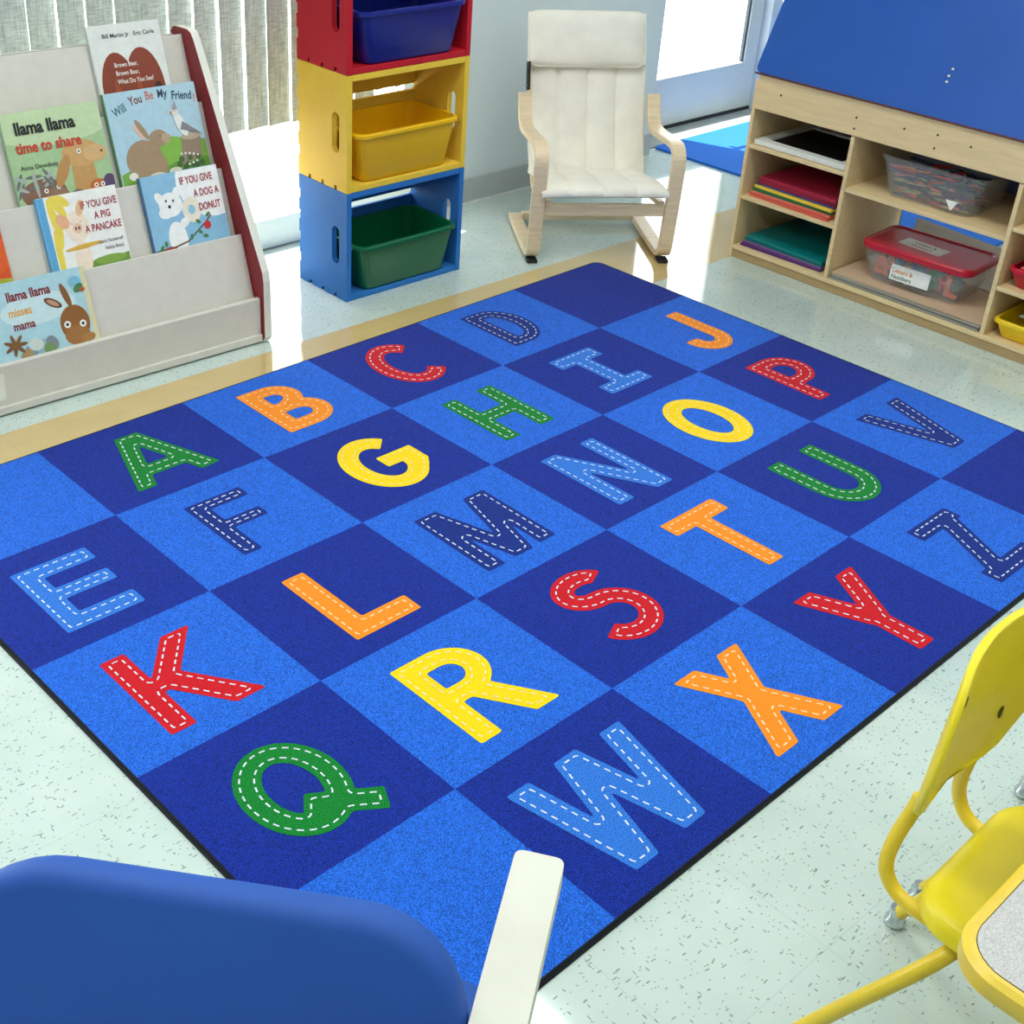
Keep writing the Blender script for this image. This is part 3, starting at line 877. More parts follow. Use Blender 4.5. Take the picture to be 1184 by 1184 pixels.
def d_dog(a):
    a.ell(.9, .86, .46, .45, (248, 248, 246))
    a.oy = 0.06
    wht = (246, 246, 242)
    a.ell(.33, .18, .12, .2, wht); a.ell(.32, .58, .15, .14, wht); a.ell(.24, .50, .09, .07, wht); a.ell(.20, .66, .05, .09, wht, .5); a.ell(.42, .70, .05, .07, wht, -.3)
    a.ell(.30, .56, .018, .02, BLK); a.ell(.36, .62, .012, .016, BLK); a.ell(.27, .63, .012, .016, BLK)
    a.ell(.57, .48, .12, .15, (242, 232, 212)); a.ell(.57, .48, .045, .055, (150, 200, 224)); a.ell(.45, .35, .07, .05, wht, .6)
    a.oy = 0.09
    a.line([(.0, .05), (.25, .06), (.45, .10), (.72, .28), (.8, .35)], .004, (96, 66, 44))
    for (x, y) in ((.1, .08), (.5, .14), (.62, .18), (.76, .36), (.16, .12), (.62, .30), (.68, .12)): a.ell(x, y, .035, .02, (78, 128, 70), x * 9)
    a.ell(.73, .24, .045, .05, (206, 46, 40)); a.ell(.20, .03, .10, .05, (160, 70, 40))
    c = (168, 36, 54)
    a.text('IF YOU GIVE', .70, .84, .12, c, .018, sx=.66); a.text('A DOG A', .80, .675, .12, c, .018, sx=.66); a.text('DONUT', .81, .51, .12, c, .018, sx=.66)
    a.text('Laura Numeroff', .86, .06, .06, (70, 90, 110), .004, sx=.8)
def d_mama(a):
    a.ell(.5, .6, .35, .2, (206, 230, 234)); a.poly([(.95, 0), (1, 0), (1, 1), (.95, 1)], (226, 214, 170))
    a.text('llama llama', .44, .76, .17, (130, 26, 32), .035, sx=.80); a.text('misses', .33, .56, .15, (224, 162, 62), .03, sx=.8); a.text('mama', .34, .38, .15, (130, 26, 32), .03, sx=.82)
    a.ell(.80, .30, .14, .24, (150, 96, 48)); a.ell(.80, .14, .12, .13, (166, 112, 60)); a.ell(.64, .62, .035, .13, (110, 68, 40), 1.0); a.ell(.77, .68, .03, .17, (140, 86, 48), .25); a.ell(.64, .62, .02, .09, (196, 150, 120), 1.0)
    animal_eye(a, .725, .30, .02); animal_eye(a, .87, .27, .02); a.ell(.89, .08, .07, .06, (176, 124, 66))
    for k, (x, y, c) in enumerate(((.35, .08, (112, 150, 180)), (.46, .1, (150, 180, 190)), (.55, .12, (130, 140, 150)), (.40, .15, (206, 214, 206)), (.30, .03, (170, 140, 96)), (.52, .04, (120, 150, 96)))): a.ell(x, y, .07, .08, c, k)
    for k in range(7): a.ell(.22 + .05 * math.cos(k * .9), .20 + .06 * math.sin(k * .9), .06, .025, (128, 88, 50), k * .9)
    a.ell(.88, .83, .06, .07, (130, 190, 216)); a.ell(.90, .74, .05, .05, (70, 130, 84), .6); a.ell(.93, .71, .03, .03, (176, 96, 50))
def d_orange(a):
    a.poly([(.5, .36), (1, .30), (1, 0), (.5, 0)], (176, 178, 60)); a.ell(.8, .65, .3, .3, (232, 96, 40)); a.ell(.85, .85, .2, .15, (214, 66, 34)); a.ell(.9, .15, .12, .1, (206, 206, 92))

TH = 0.014
picture_book('A', -0.308, .045, .214, .30, .010, (226, 228, 222), (200, 204, 200), 'white picture book with a large brown bear shape on the top tier of the shelf', d_brown)
picture_book('B', -0.612, .044, .272, .265, TH, (168, 198, 148), (150, 176, 140), 'green picture book titled time to share, left of the rabbit book', d_share)
picture_book('B', -0.322, .056, .276, .268, TH, (176, 208, 222), (90, 130, 90), 'pale blue picture book with a rabbit and a bird on its cover', d_will)
picture_book('C', -0.582, .012, .224, .23, TH, (244, 242, 236), (94, 168, 214), 'white picture book with a blue spine and a pale pig on its cover', d_pig)
picture_book('C', -0.287, .015, .238, .235, TH, (142, 192, 222), (70, 110, 150), 'sky blue picture book with a white dog holding a donut', d_dog)
picture_book('C', -0.925, -.003, .235, .235, TH, (222, 82, 36), (196, 60, 30), 'orange and lime picture book at the left frame edge beside the pig book', d_orange)
picture_book('D', -0.800, .012, .290, .197, 0.0125, (176, 214, 224), (200, 190, 150), 'light blue picture book with a brown long-eared animal on the lowest tier', d_mama)

# ------------------------------------------------------------------ coloured crates with tubs
CRZ = R_(-1.8)
CW, CD, CH, CT = 0.468, 0.246, 0.3475, 0.018
def stadium(cx, cy, w, h, n=8):
    r = w / 2
    return [(cx + r * math.cos(R_(180 * k / n)), cy + h / 2 - r + r * math.sin(R_(180 * k / n))) for k in range(n + 1)] + \
           [(cx + r * math.cos(R_(180 + 180 * k / n)), cy - h / 2 + r + r * math.sin(R_(180 + 180 * k / n))) for k in range(n + 1)]
def crate(z0, rgb, label, nm):
    m = M('painted crate ' + nm, rgb, 0.6, noise=0.04, nscale=10, spec=0.35)
    dark = M('dark joint gap', (40, 34, 26), 0.8)
    c = thing('storage_crate', (1.595, 0.25, z0), CRZ, label, 'crate', 'stacked wooden crates')
    notch = []
    for y in (0.057, 0.122, 0.187):
        notch.append(y)
    def sideprof():
        pts = [(0, 0)]
        for y in notch: pts += [(y - 0.006, 0), (y - 0.006, 0.013), (y + 0.006, 0.013), (y + 0.006, 0)]
        pts += [(CD, 0)]
        for z in (0.06, 0.13, 0.20, 0.27): pts += [(CD, z), (CD - 0.006, z), (CD - 0.006, z + 0.03), (CD, z + 0.03)]
        pts += [(CD, CH - 0.001), (0, CH - 0.001)]
        return pts
    slot = stadium(0.056, 0.172, 0.036, 0.12)
    for x in (0.0, CW - CT):
        MB().prism(sideprof(), [slot[::-1]], x, x + CT, 0, YZ).build('side_panel', m, c, bevel=0.0015)
    MB().box((CT + .0005, 0.001, 0.0), (CW - CT - .0005, CD - 0.013, CT)).build('bottom_board', m, c, bevel=0.0015)
    MB().box((CT + .0005, 0.001, CH - CT - 0.001), (CW - CT - .0005, CD - 0.013, CH - 0.001)).build('top_board', m, c, bevel=0.0015)
    for a, b in ((0.001, 0.095), (0.114, 0.197), (0.217, CH - 0.002)):
        MB().box((CT + .0005, CD - 0.0125, a), (CW - CT - .0005, CD - 0.001, b)).build('back_slat', m, c, bevel=0.001)
    return c
crate(0.0005, (38, 112, 188), 'blue wooden crate on the floor holding the green tub', 'blue')
crate(0.0005 + CH, (238, 200, 66), 'yellow wooden crate in the middle of the stack holding a yellow tub', 'yellow')
crate(0.0005 + 2 * CH, (190, 20, 40), 'red wooden crate on top of the stack holding a dark blue tub', 'red')

def tub_mb(wb, db, wt, dt, h, t=0.0025, lip=0.010, r=0.03, liph=0.012):
    """open tapered tub: bottom wb x db, rim wt x dt, rolled rim"""
    def ring(w, d, z, rr): return [(p[0], p[1], z) for p in rrect(-w / 2, -d / 2, w / 2, d / 2, rr, 6)]
    rings = [ring(wb - 0.012, db - 0.012, 0.0, r * .8), ring(wb, db, 0.006, r), ring(wt, dt, h - liph, r), ring(wt + 2 * lip, dt + 2 * lip, h - liph, r + lip), ring(wt + 2 * lip, dt + 2 * lip, h - 0.003, r + lip),
             ring(wt + 2 * lip - 0.006, dt + 2 * lip - 0.006, h, r + lip), ring(wt - 2 * t, dt - 2 * t, h, r), ring(wt - 2 * t, dt - 2 * t, h - 0.004, r), ring(wb - 2 * t, db - 2 * t, 0.006 + t, r), ring(wb - 0.02, db - 0.02, 0.004 + t, r * .7)]
    return MB().loft(rings)
def tub(nm, rgb, x, y, z, rz, label, rough=0.3, w=(0.335, 0.20, 0.385, 0.225, 0.15)):
    b = tub_mb(*w).build('storage_tub', M('tub plastic ' + nm, rgb, rough, noise=0.05, nscale=6), smooth=True)
    b.location = (x, y, z); b.rotation_euler = (0, 0, rz)
    return tag(b, label, 'tub', 'plastic tubs in the crates')
tub('green', (0, 98, 58), 1.838, 0.343, 0.0205, CRZ, 'dark green plastic tub sitting in the bottom blue crate')
tub('yellow', (240, 188, 14), 1.834, 0.350, 0.0205 + CH, CRZ, 'bright yellow plastic tub sitting in the middle yellow crate')
tub('navy', (16, 34, 128), 1.838, 0.345, 0.0205 + 2 * CH, CRZ, 'dark blue plastic tub sitting in the top red crate')

# ------------------------------------------------------------------ bentwood armchair
birch = wood('birch bentwood', (236, 212, 176), 0.10)
birch_y = wood('birch edge', (242, 222, 190), 0.08)
ac = thing('armchair', (2.4745, -0.0117, 0), R_(-36.9), 'small bentwood armchair with cream quilted cushion near the crates', 'armchair')
side_path = [(0.415, 0.022), (0.30, 0.020), (0.10, 0.020), (0.035, 0.024), (0.008, 0.045), (0.002, 0.09), (-0.014, 0.22), (-0.024, 0.33), (-0.022, 0.372), (0.0, 0.396), (0.04, 0.402), (0.15, 0.388), (0.26, 0.376), (0.31, 0.378), (0.345, 0.405), (0.372, 0.475)]
for sx in (-0.225, 0.225):
    MB().strip(side_path, 0.046, 0.020, sx, smooth=2).build('side_frame', birch, ac, bevel=0.003)
    MB().box((sx - 0.018, 0.0, 0.0005), (sx + 0.018, 0.045, 0.0115)).build('foot', M('black rubber', (20, 20, 22), 0.6), ac, bevel=0.003)
    ix = sx - 0.036 * (1 if sx > 0 else -1)
    MB().strip([(-0.01, 0.215), (0.12, 0.20), (0.24, 0.178), (0.285, 0.19), (0.32, 0.25), (0.40, 0.45), (0.49, 0.665)], 0.022, 0.016, ix, smooth=2).build('seat_frame', birch, ac, bevel=0.002)
    if sx < 0:
        MB().strip([(0.386, 0.43), (0.402, 0.49), (0.42, 0.555)], 0.012, 0.03, sx + 0.019, smooth=1).build('back_upright', birch_y, ac, bevel=0.002)
        MB().strip([(0.366, 0.485), (0.392, 0.575)], 0.008, 0.04, sx + 0.008).build('strap', M('black strap', (18, 20, 22), 0.7), ac, bevel=0.002)
        MB().lathe([(0.0, 0), (0.007, 0), (0.007, 0.003), (0.004, 0.005), (0.0, 0.005)], 12, 0, Matrix.Translation((sx + 0.0035, 0.372, 0.500)) @ Matrix.Rotation(R_(-90), 4, 'Y')).build('bolt', M('steel bolt', (200, 202, 204), 0.25, metal=1.0), ac, smooth=True)
MB().box((-0.202, -0.008, 0.170), (0.202, 0.010, 0.210)).build('front_rail', birch, ac, bevel=0.003)
MB().box((-0.202, 0.385, 0.012), (0.202, 0.412, 0.040)).build('rear_rail', birch_y, ac, bevel=0.003)
MB().box((-0.178, 0.475, 0.62), (0.178, 0.492, 0.66)).build('top_rail', birch, ac, bevel=0.003)
fab = M('cream cotton', (246, 241, 228), 0.9, noise=0.04, nscale=14, bump=0.5, bscale=90, spec=0.2)
def cushion():
    path = [(-0.035, 0.243), (-0.03, 0.262), (0.0, 0.268), (0.1, 0.256), (0.2, 0.240), (0.255, 0.229), (0.285, 0.232), (0.305, 0.262), (0.335, 0.335), (0.40, 0.500), (0.44, 0.60), (0.478, 0.695), (0.484, 0.72)]
    pts = [Vector(p) for p in path]
    for _ in range(2):
        q = [pts[0]]
        for a, b in zip(pts, pts[1:]): q += [a * .75 + b * .25, a * .25 + b * .75]
        pts = q + [pts[-1]]
    nx_ = 64; top = []; bot = []
    L = len(pts)
    seams_v = {int(L * .16), int(L * .33), int(L * .72)}
    for i, p in enumerate(pts):
        d = (pts[min(i + 1, L - 1)] - pts[max(i - 1, 0)]).normalized(); n_ = Vector((-d.y, d.x))
        fl_ = min(1.0, min(i, L - 1 - i) / 4.0)
        rt, rb = [], []
        hw = 0.204 + 0.008 * math.exp(-((i / L - .1) / .15) ** 2)
        for k in range(nx_ + 1):
            u = -1 + 2 * k / nx_
            e = (1 - abs(u) ** 8)
            q = (u + 1) * 2 % 1.0            # four quilted channels
            pf = (abs(math.sin(math.pi * q)) ** 0.55)
            dv = min(abs(i - s) for s in seams_v)
            pf *= 0.90 + 0.10 * min(1, dv / 2.0)
            wr = 0.0022 * math.sin(u * 9 + i * .7) * math.sin(i * .35 + u * 4)
            h_ = (0.004 + 0.014 * pf + wr) * fl_ ** .5 * e
            x_ = u * hw - 0.008 + 0.003 * math.sin(i * .5) * abs(u)
            rt.append((x_, p.x + n_.x * h_, p.y + n_.y * h_)); hb = 0.016 * fl_ ** .5 * e
            rb.append((x_, p.x - n_.x * hb, p.y - n_.y * hb))
        top.append(rt); bot.append(rb)
    mb = MB(); rings = [t + b[::-1] for t, b in zip(top, bot)]
    mb.loft(rings)
    return mb, pts
cb, cpts = cushion()
cu_o = cb.build('cushion', fab, ac, smooth=True)
# head pillow over the top of the back cushion
def pillow():
    mb = MB(); a = Vector((0.404, 0.555)); b = Vector((0.470, 0.722)); d = (b - a).normalized(); n_ = Vector((-d.y, d.x))
    if n_.x > 0: n_ = -n_
    rings = []
    N = 28; K = 44
    ln = (b - a).length
    for k in range(K + 1):
        u = -1 + 2 * k / K
        e = max(0.03, (1 - abs(u) ** 5)) ** .5
        ring = []
        for j in range(N):
            t = 2 * math.pi * j / N
            c, s = math.cos(t), math.sin(t)
            sx_ = math.copysign(abs(c) ** .55, c) * 0.5; sn = math.copysign(abs(s) ** .7, s)
            al = 0.5 + sx_ * (0.94 + .06 * e); th_ = 0.040 * e * sn * (1 + .06 * math.sin(u * 6 + al * 5))
            p = a + d * ln * al + n_ * (th_ + 0.012)
            ring.append((u * 0.203 - 0.016, p.x, p.y))
        rings.append(ring)
    mb.loft(rings)
    return mb
pl_o = pillow().build('head_pillow', fab, cu_o, smooth=True)
# piping round the pillow front
def pillow_pipe():
    a = Vector((0.404, 0.555)); b = Vector((0.470, 0.722)); d = (b - a).normalized(); n_ = Vector((-d.y, d.x))
    if n_.x > 0: n_ = -n_
    pp = []
    for p in rrect(-0.200, 0.0, 0.200, (b - a).length, 0.03, 5):
        q = a + d * p[1] + n_ * 0.021
        pp.append((p[0] - 0.016, q.x, q.y))
    pp.append(pp[0])
    return MB().tube(pp, 0.0035, 8)
pillow_pipe().build('piping', fab, pl_o, smooth=True)

# ------------------------------------------------------------------ easel cabinet
CABX, CABY = 2.9, -0.235
maple = wood('maple veneer', (228, 202, 154), 0.07, 0.5, stretch=(30, 3, 30))
maple_in = wood('maple panel', (212, 184, 138), 0.08, 0.5, stretch=(10, 3, 10))
CABRZ = R_(-0.6)
cab = thing('easel_cabinet', (CABX, CABY, 0), CABRZ, 'low maple cubby cabinet with a tilted blue easel board on top', 'cabinet')
# local: x = depth (away from the room), y = -width
DEP = 0.40
def up(y0, y1, z0, z1): return MB().box((0, y1, z0), (DEP, y0, z1))
for (y0, y1, z1) in ((0.0, -0.013, 0.605), (-0.376, -0.390, 0.512), (-0.925, -0.939, 0.512), (-1.305, -1.318, 0.605)):
    up(y0, y1, 0.045 if y0 not in (0.0, -1.305) else 0.0, z1).build('divider' if z1 < 0.6 else 'end_panel', maple, cab, bevel=0.0015)
MB().box((0.0, -1.3045, 0.030), (DEP, -0.0135, 0.0445)).build('bottom_shelf', maple, cab, bevel=0.0015)
for (y0, y1, zs) in ((-0.0135, -0.3755, (0.382, 0.208)), (-0.3905, -0.9245, (0.3365,)), (-0.9395, -1.3045, (0.372, 0.190))):
    for z in zs:
        MB().box((0.002, y1, z), (DEP - 0.002, y0, z + 0.013)).build('shelf', maple, cab, bevel=0.0015)
ap = MB().box((-0.004, -1.3045, 0.514), (0.014, -0.0135, 0.628))
ap.build('apron', maple, cab, bevel=0.002)
for (y, z) in ((-0.1055, .5766), (-0.384, .5711), (-0.383, .5368), (-0.547, .5761), (-0.655, .5834), (-0.653, .5436), (-0.762, .5747)):
    MB().lathe([(0.0, 0), (0.0035, 0), (0.0035, 0.0012), (0.0, 0.0012)], 10, 0, Matrix.Translation((-0.004, y, z)) @ Matrix.Rotation(R_(-90), 4, 'Y')).build('screw_hole', M('dark screw head', (48, 40, 34), 0.6), cab)
MB().box((0.004, -1.3045, 0.001), (0.018, -0.0135, 0.0295)).build('toe_kick', wood('maple toe kick', (176, 148, 104), 0.08, stretch=(30, 3, 30)), cab)
MB().box((0.014, -1.3045, 0.514), (DEP, -0.0135, 0.526)).build('top_panel', maple_in, cab)
bkm = M('shaded wood back', (96, 78, 62), 0.7)  # wood back, the cubby's shade is put into its dark colour
MB().box((DEP + .0005, -0.389, 0.046), (DEP + 0.008, -0.001, 0.514)).build('back_panel', bkm, cab)
MB().box((DEP + .0005, -0.938, 0.335), (DEP + 0.008, -0.390, 0.514)).build('back_panel', M('slate blue back panel', (88, 98, 140), 0.6), cab)
MB().box((DEP + .0005, -1.317, 0.046), (DEP + 0.008, -0.939, 0.514)).build('back_panel', bkm, cab)
# tilted board
tilt = math.atan2(0.0968, 0.2099)
TB = Matrix.Translation((-0.008, 0, 0.6305)) @ Matrix.Rotation(tilt, 4, 'Y')
bl = 0.78
prof = rrect(0.0, -1.318, bl, 0.004, 0.022, 6)
BT = TB @ Matrix(((0, 0, 1, 0), (0, 1, 0, 0), (1, 0, 0, 0), (0, 0, 0, 1)))
blue_board = M('blue felt board', (24, 84, 172), 0.34, noise=0.05, nscale=5)
bd = MB().prism(prof, z0=0.0, z1=0.012, mi=0, T=BT, mi_side=1)
bdo = bd.build('easel_board', [blue_board, M('maroon board edge', (92, 34, 32), 0.6, noise=0.3, nscale=60)], cab, bevel=0.001, weld=True)
MB().box((-0.0035, -1.318, -0.005), (0.010, 0.0, -0.0005), T=TB).build('edge_strip', M('maroon board edge', (92, 34, 32), 0.6, noise=0.3, nscale=60), bdo)
st = MB()
for (zz, y) in ((0.143, -0.626), (0.122, -0.623), (0.105, -0.624)):
    st.flat([(y + p[0], zz + p[1]) for p in ellipse(0, 0, 0.0045, 0.0035, 8)], z=-0.0006, T=TB @ Matrix(((0, 0, 1, 0), (1, 0, 0, 0), (0, 1, 0, 0), (0, 0, 0, 1))))
st.build('tape_speck', M('yellowed tape speck', (226, 222, 176), 0.6), bdo)
# second board leaning the other way behind
TB2 = Matrix.Translation((DEP + 0.008, 0, 0.6305)) @ Matrix.Rotation(-tilt * 0.9, 4, 'Y')
MB().prism(prof, z0=-0.012, z1=0.0, T=TB2 @ Matrix(((0, 0, 1, 0), (0, 1, 0, 0), (1, 0, 0, 0), (0, 0, 0, 1)))).build('rear_board', blue_board, cab)
MB().box((DEP - 0.01, -1.3045, 0.514), (DEP + 0.006, -0.0135, 0.628)).build('rear_apron', maple, cab)

CM = Matrix.Translation((CABX, CABY, 0)) @ Matrix.Rotation(CABRZ, 4, 'Z')
def in_cab(o, x, y, z, rz=0.0, extra=None):
    o.matrix_world = CM @ Matrix.Translation((x, y, z)) @ Matrix.Rotation(rz, 4, 'Z') @ (extra or Matrix.Identity(4))
    return o

# framed slate on the top left shelf
fb = thing('framed_chalkboard', (0, 0, 0), 0, 'flat black slate in a white frame on the top left cubby shelf', 'slate board')
in_cab(fb, 0.015, -0.020, 0.3965, R_(-1))
W_, D_ = 0.35, 0.32
fr = MB().prism([(0, 0), (0, -W_), (D_, -W_), (D_, 0)], [[(0.035, -0.035), (D_ - 0.035, -0.035), (D_ - 0.035, -W_ + 0.035), (0.035, -W_ + 0.035)]], 0, 0.016)
fr.build('frame', M('white frame paint', (228, 230, 226), 0.4), fb, bevel=0.002)
MB().box((0.0355, -W_ + 0.0355, 0.001), (D_ - 0.0355, -0.0355, 0.009)).build('slate', M('black slate', (14, 15, 17), 0.5), fb)

def sheet(name, rgb, w, d, t, x, y, z, rz, label, cat, group=None, rough=0.6, mname=None):
    mb = MB().prism([(0, -w), (d, -w), (d, 0), (0, 0)], z0=0.0, z1=t)
    o = mb.build(name, M(mname or ('card %d %d %d' % rgb), rgb, rough, noise=0.04, nscale=20), bevel=min(0.0008, t * 0.3))
    in_cab(o, x, y, z, rz)
    return tag(o, label, cat, group)
z = 0.2215
fc = [((214, 92, 76), 'coral'), ((226, 118, 96), 'pale orange'), ((24, 110, 62), 'green'), ((236, 202, 60), 'yellow'), ((64, 70, 130), 'dark blue'), ((150, 20, 52), 'crimson'), ((164, 24, 60), 'raspberry')]
pos = ['at the bottom of the stack on the middle left shelf', 'second from the bottom on the middle left shelf', 'under the yellow folder on the middle left shelf', 'under the dark blue folder on the middle left shelf',
       'just under the two red folders on the middle left shelf', 'just under the topmost folder on the middle left shelf', 'on top of the stack on the middle left shelf']
thk = [0.010, 0.008, 0.010, 0.010, 0.005, 0.012, 0.012]
for i, ((c, nm), ps, t_) in enumerate(zip(fc, pos, thk)):
    sheet('paper_folder', c, 0.315 - 0.002 * i, 0.30, t_ - 0.0006, 0.020 + 0.004 * i, -0.030 - 0.003 * i, z, R_(-2.0 + 0.9 * (i % 3)), nm + ' paper folder ' + ps, 'folder', 'folders on the middle left shelf')
    z += t_
z = 0.045
for i, (c, nm, t_, ps) in enumerate((((84, 44, 112), 'purple', 0.007, 'lowest in the stack on the bottom left shelf'), ((104, 56, 128), 'violet', 0.007, 'above the purple one on the bottom left shelf'), ((124, 96, 150), 'lavender', 0.006, 'under the dark teal folder on the bottom left shelf'),
                                     ((0, 96, 104), 'dark teal', 0.008, 'under the top teal folder on the bottom left shelf'), ((0, 122, 124), 'teal', 0.010, 'on top of the stack on the bottom left shelf'))):
    sheet('paper_folder', c, 0.318 - 0.002 * i, 0.30, t_ - 0.0006, 0.016 + 0.003 * i, -0.030 - 0.003 * i, z, R_(1.5 - 0.8 * i), nm + ' paper folder ' + ps, 'folder', 'folders on the bottom left shelf', rough=0.25)
    z += t_

# crayon tub
tubm = clear_plastic('clear tub plastic', (224, 228, 230), 0.13)
ct = tub_mb(0.20, 0.285, 0.23, 0.345, 0.125, t=0.0015, lip=0.008, r=0.035, liph=0.010).build('clear_tub', tubm, smooth=True)
in_cab(ct, 0.150, -0.640, 0.3502, R_(2))
tag(ct, 'clear plastic tub full of crayons on the upper middle cubby shelf', 'tub')
stk = MB().flat([(-0.018, -0.012), (0.022, -0.012), (0.006, 0.018)], z=0.0)
so = stk.build('price_sticker', M('white sticker', (236, 236, 232), 0.5), ct)
so.matrix_local = Matrix.Translation((-0.1085, -0.075, 0.03)) @ Matrix.Rotation(R_(97), 4, 'Y') @ Matrix.Rotation(R_(-90), 4, 'Z')
CRAY = [('red', (196, 40, 44)), ('dark green', (40, 84, 60)), ('purple', (78, 44, 96)), ('navy', (34, 44, 92)), ('brown', (96, 62, 44)), ('pale green', (150, 176, 132)), ('pink', (206, 126, 118)), ('tan', (190, 158, 116)), ('black', (24, 24, 28)), ('orange', (206, 104, 56))]
protos = {}
for nm, c in CRAY:
    wrap = M('crayon wrap ' + nm, c, 0.6, noise=0.12, nscale=80); tip = M('crayon wax ' + nm, tuple(int(v * 0.8) for v in c), 0.4)
    mb = MB()
    X90 = Matrix.Rotation(R_(90), 4, 'Y')
    mb.lathe([(0.0, -0.042), (0.0036, -0.042), (0.0036, -0.038)], 8, 1, X90)
    mb.lathe([(0.0040, -0.038), (0.0040, 0.028)], 8, 0, X90)
    mb.lathe([(0.0036, 0.028), (0.0036, 0.032), (0.0014, 0.042), (0.0, 0.042)], 8, 1, X90)
    protos[nm] = mb
ccount = 0
RNG2 = random.Random(11)
made = {}
for layer in range(11):
    zz = 0.010 + layer * 0.0085
    sp = 0.105 + 0.011 * layer / 10
    for k in range(13):
        nm, c = CRAY[RNG2.randrange(len(CRAY))]
        if layer >= 9 and RNG2.random() < 0.6: nm, c = CRAY[RNG2.choice([2, 3, 8, 0])]
        if layer == 10 and k % 3 == 0: continue
        front = k < 6
        y = -0.112 - 0.002 * layer + (0.224 + 0.004 * layer) * ((k % 6) + RNG2.random() * 0.5) / 6.0
        y = max(-0.085, min(0.085 + .004 * layer, y))
        x = -0.078 - 0.0012 * layer if front else RNG2.uniform(-0.055, 0.06)
        a = RNG2.uniform(R_(70), R_(110)) if front else RNG2.uniform(0, math.pi)
        if nm not in made:
            ob = protos[nm].build('crayon', [M('crayon wrap ' + nm, c), M('crayon wax ' + nm, c)], smooth=True); made[nm] = ob
        else:
            ob = made[nm].copy(); COL.objects.link(ob)
        in_cab(ob, 0.150 + x, -0.640 + y, 0.3502 + zz + RNG2.uniform(-.001, .001), a, Matrix.Rotation(RNG2.uniform(-.09, .09), 4, 'Y'))
        tag(ob, nm + ' crayon lying loose among others in the clear tub', 'crayon', nm + ' crayons in the tub')
        ccount += 1

# papers at the bottom of the middle cubby
z = 0.0452
for i, (c, nm, t_) in enumerate((((150, 148, 140), 'grey', 0.006), ((128, 126, 120), 'dark grey', 0.005), ((166, 160, 148), 'stone grey', 0.005), ((190, 182, 166), 'beige', 0.004), ((206, 178, 148), 'tan', 0.004))):
    sheet('paper_sheet', c, 0.522, 0.375, t_ - 0.0004, 0.006 + 0.003 * (i % 2) + 0.002 * i, -0.3935 - 0.001 * i, z, R_(0.35 * (i % 2)),
          nm + ' large paper ' + ['lowest of the pile', 'second lowest of the pile', 'in the middle of the pile', 'just below the top of the pile', 'on top of the pile'][i] + ' under the red-lidded box', 'paper', 'large papers in the lower middle cubby')
    z += t_
ZP = z
# big white paper leaning at the back of that cubby
lp = MB(); n = 12
rings = []
for k in range(n + 1):
    t = k / n; x = 0.27 + 0.115 * t ** 0.7; zz = 0.004 + 0.118 * t ** 1.6
    rings.append([(x, -0.46, zz), (x, -0.915, zz - 0.022 * t), (x + 0.001, -0.915, zz - 0.002 - 0.022 * t), (x + 0.001, -0.46, zz - 0.002)])
lp.loft(rings)
lo = lp.build('curled_paper', M('white drawing paper', (226, 226, 222), 0.8, noise=0.02), smooth=True)
in_cab(lo, 0, 0, ZP)
tag(lo, 'large white paper curling up at the back behind the red-lidded box', 'paper')

# letter box with red lid
lb = thing('letter_box', (0, 0, 0), 0, 'clear plastic box with a red lid full of coloured plastic letters', 'box')
in_cab(lb, 0.152, -0.642, ZP + 0.0008, R_(3))
clearm = clear_plastic('clear box plastic', (226, 230, 232), 0.14)
tub_mb(0.175, 0.30, 0.195, 0.335, 0.105, t=0.0015, lip=0.006, r=0.03, liph=0.04).build('tub', clearm, lb, smooth=True)
lidm = M('red lid plastic', (186, 14, 48), 0.3, noise=0.04)
def rr3(w, d, z, r): return [(p[0], p[1], z) for p in rrect(-w / 2, -d / 2, w / 2, d / 2, r, 6)]
ld_ = MB().loft([rr3(0.213, 0.353, 0.1055, 0.036), rr3(0.230, 0.37, 0.1055, 0.04), rr3(0.232, 0.372, 0.122, 0.04), rr3(0.222, 0.362, 0.127, 0.036), rr3(0.205, 0.345, 0.127, 0.03), rr3(0.198, 0.338, 0.123, 0.028)])
lid = ld_.build('lid', lidm, lb, smooth=True)
def paper_label(parent, name, w, h, T, lines):
    a = MB(); mats = [M('label paper', (240, 240, 236), 0.5)]; keys = {}
    a.flat(rrect(-w / 2, -h / 2, w / 2, h / 2, 0.002, 3), z=0.0, mi=0)
    zz = 0.0002
    for (s, x, y, size, c, al) in lines:
        if c not in keys: keys[c] = len(mats); mats.append(M('print %d %d %d' % c, c, 0.35, noise=0.05, nscale=60))
        vs, fs = text_mesh(s, size, 0.02, 0, al)
        a.add(vs, fs, keys[c], Matrix.Translation((x, y, zz)))
    o = a.build(name, mats, parent); o.matrix_local = T
    return o
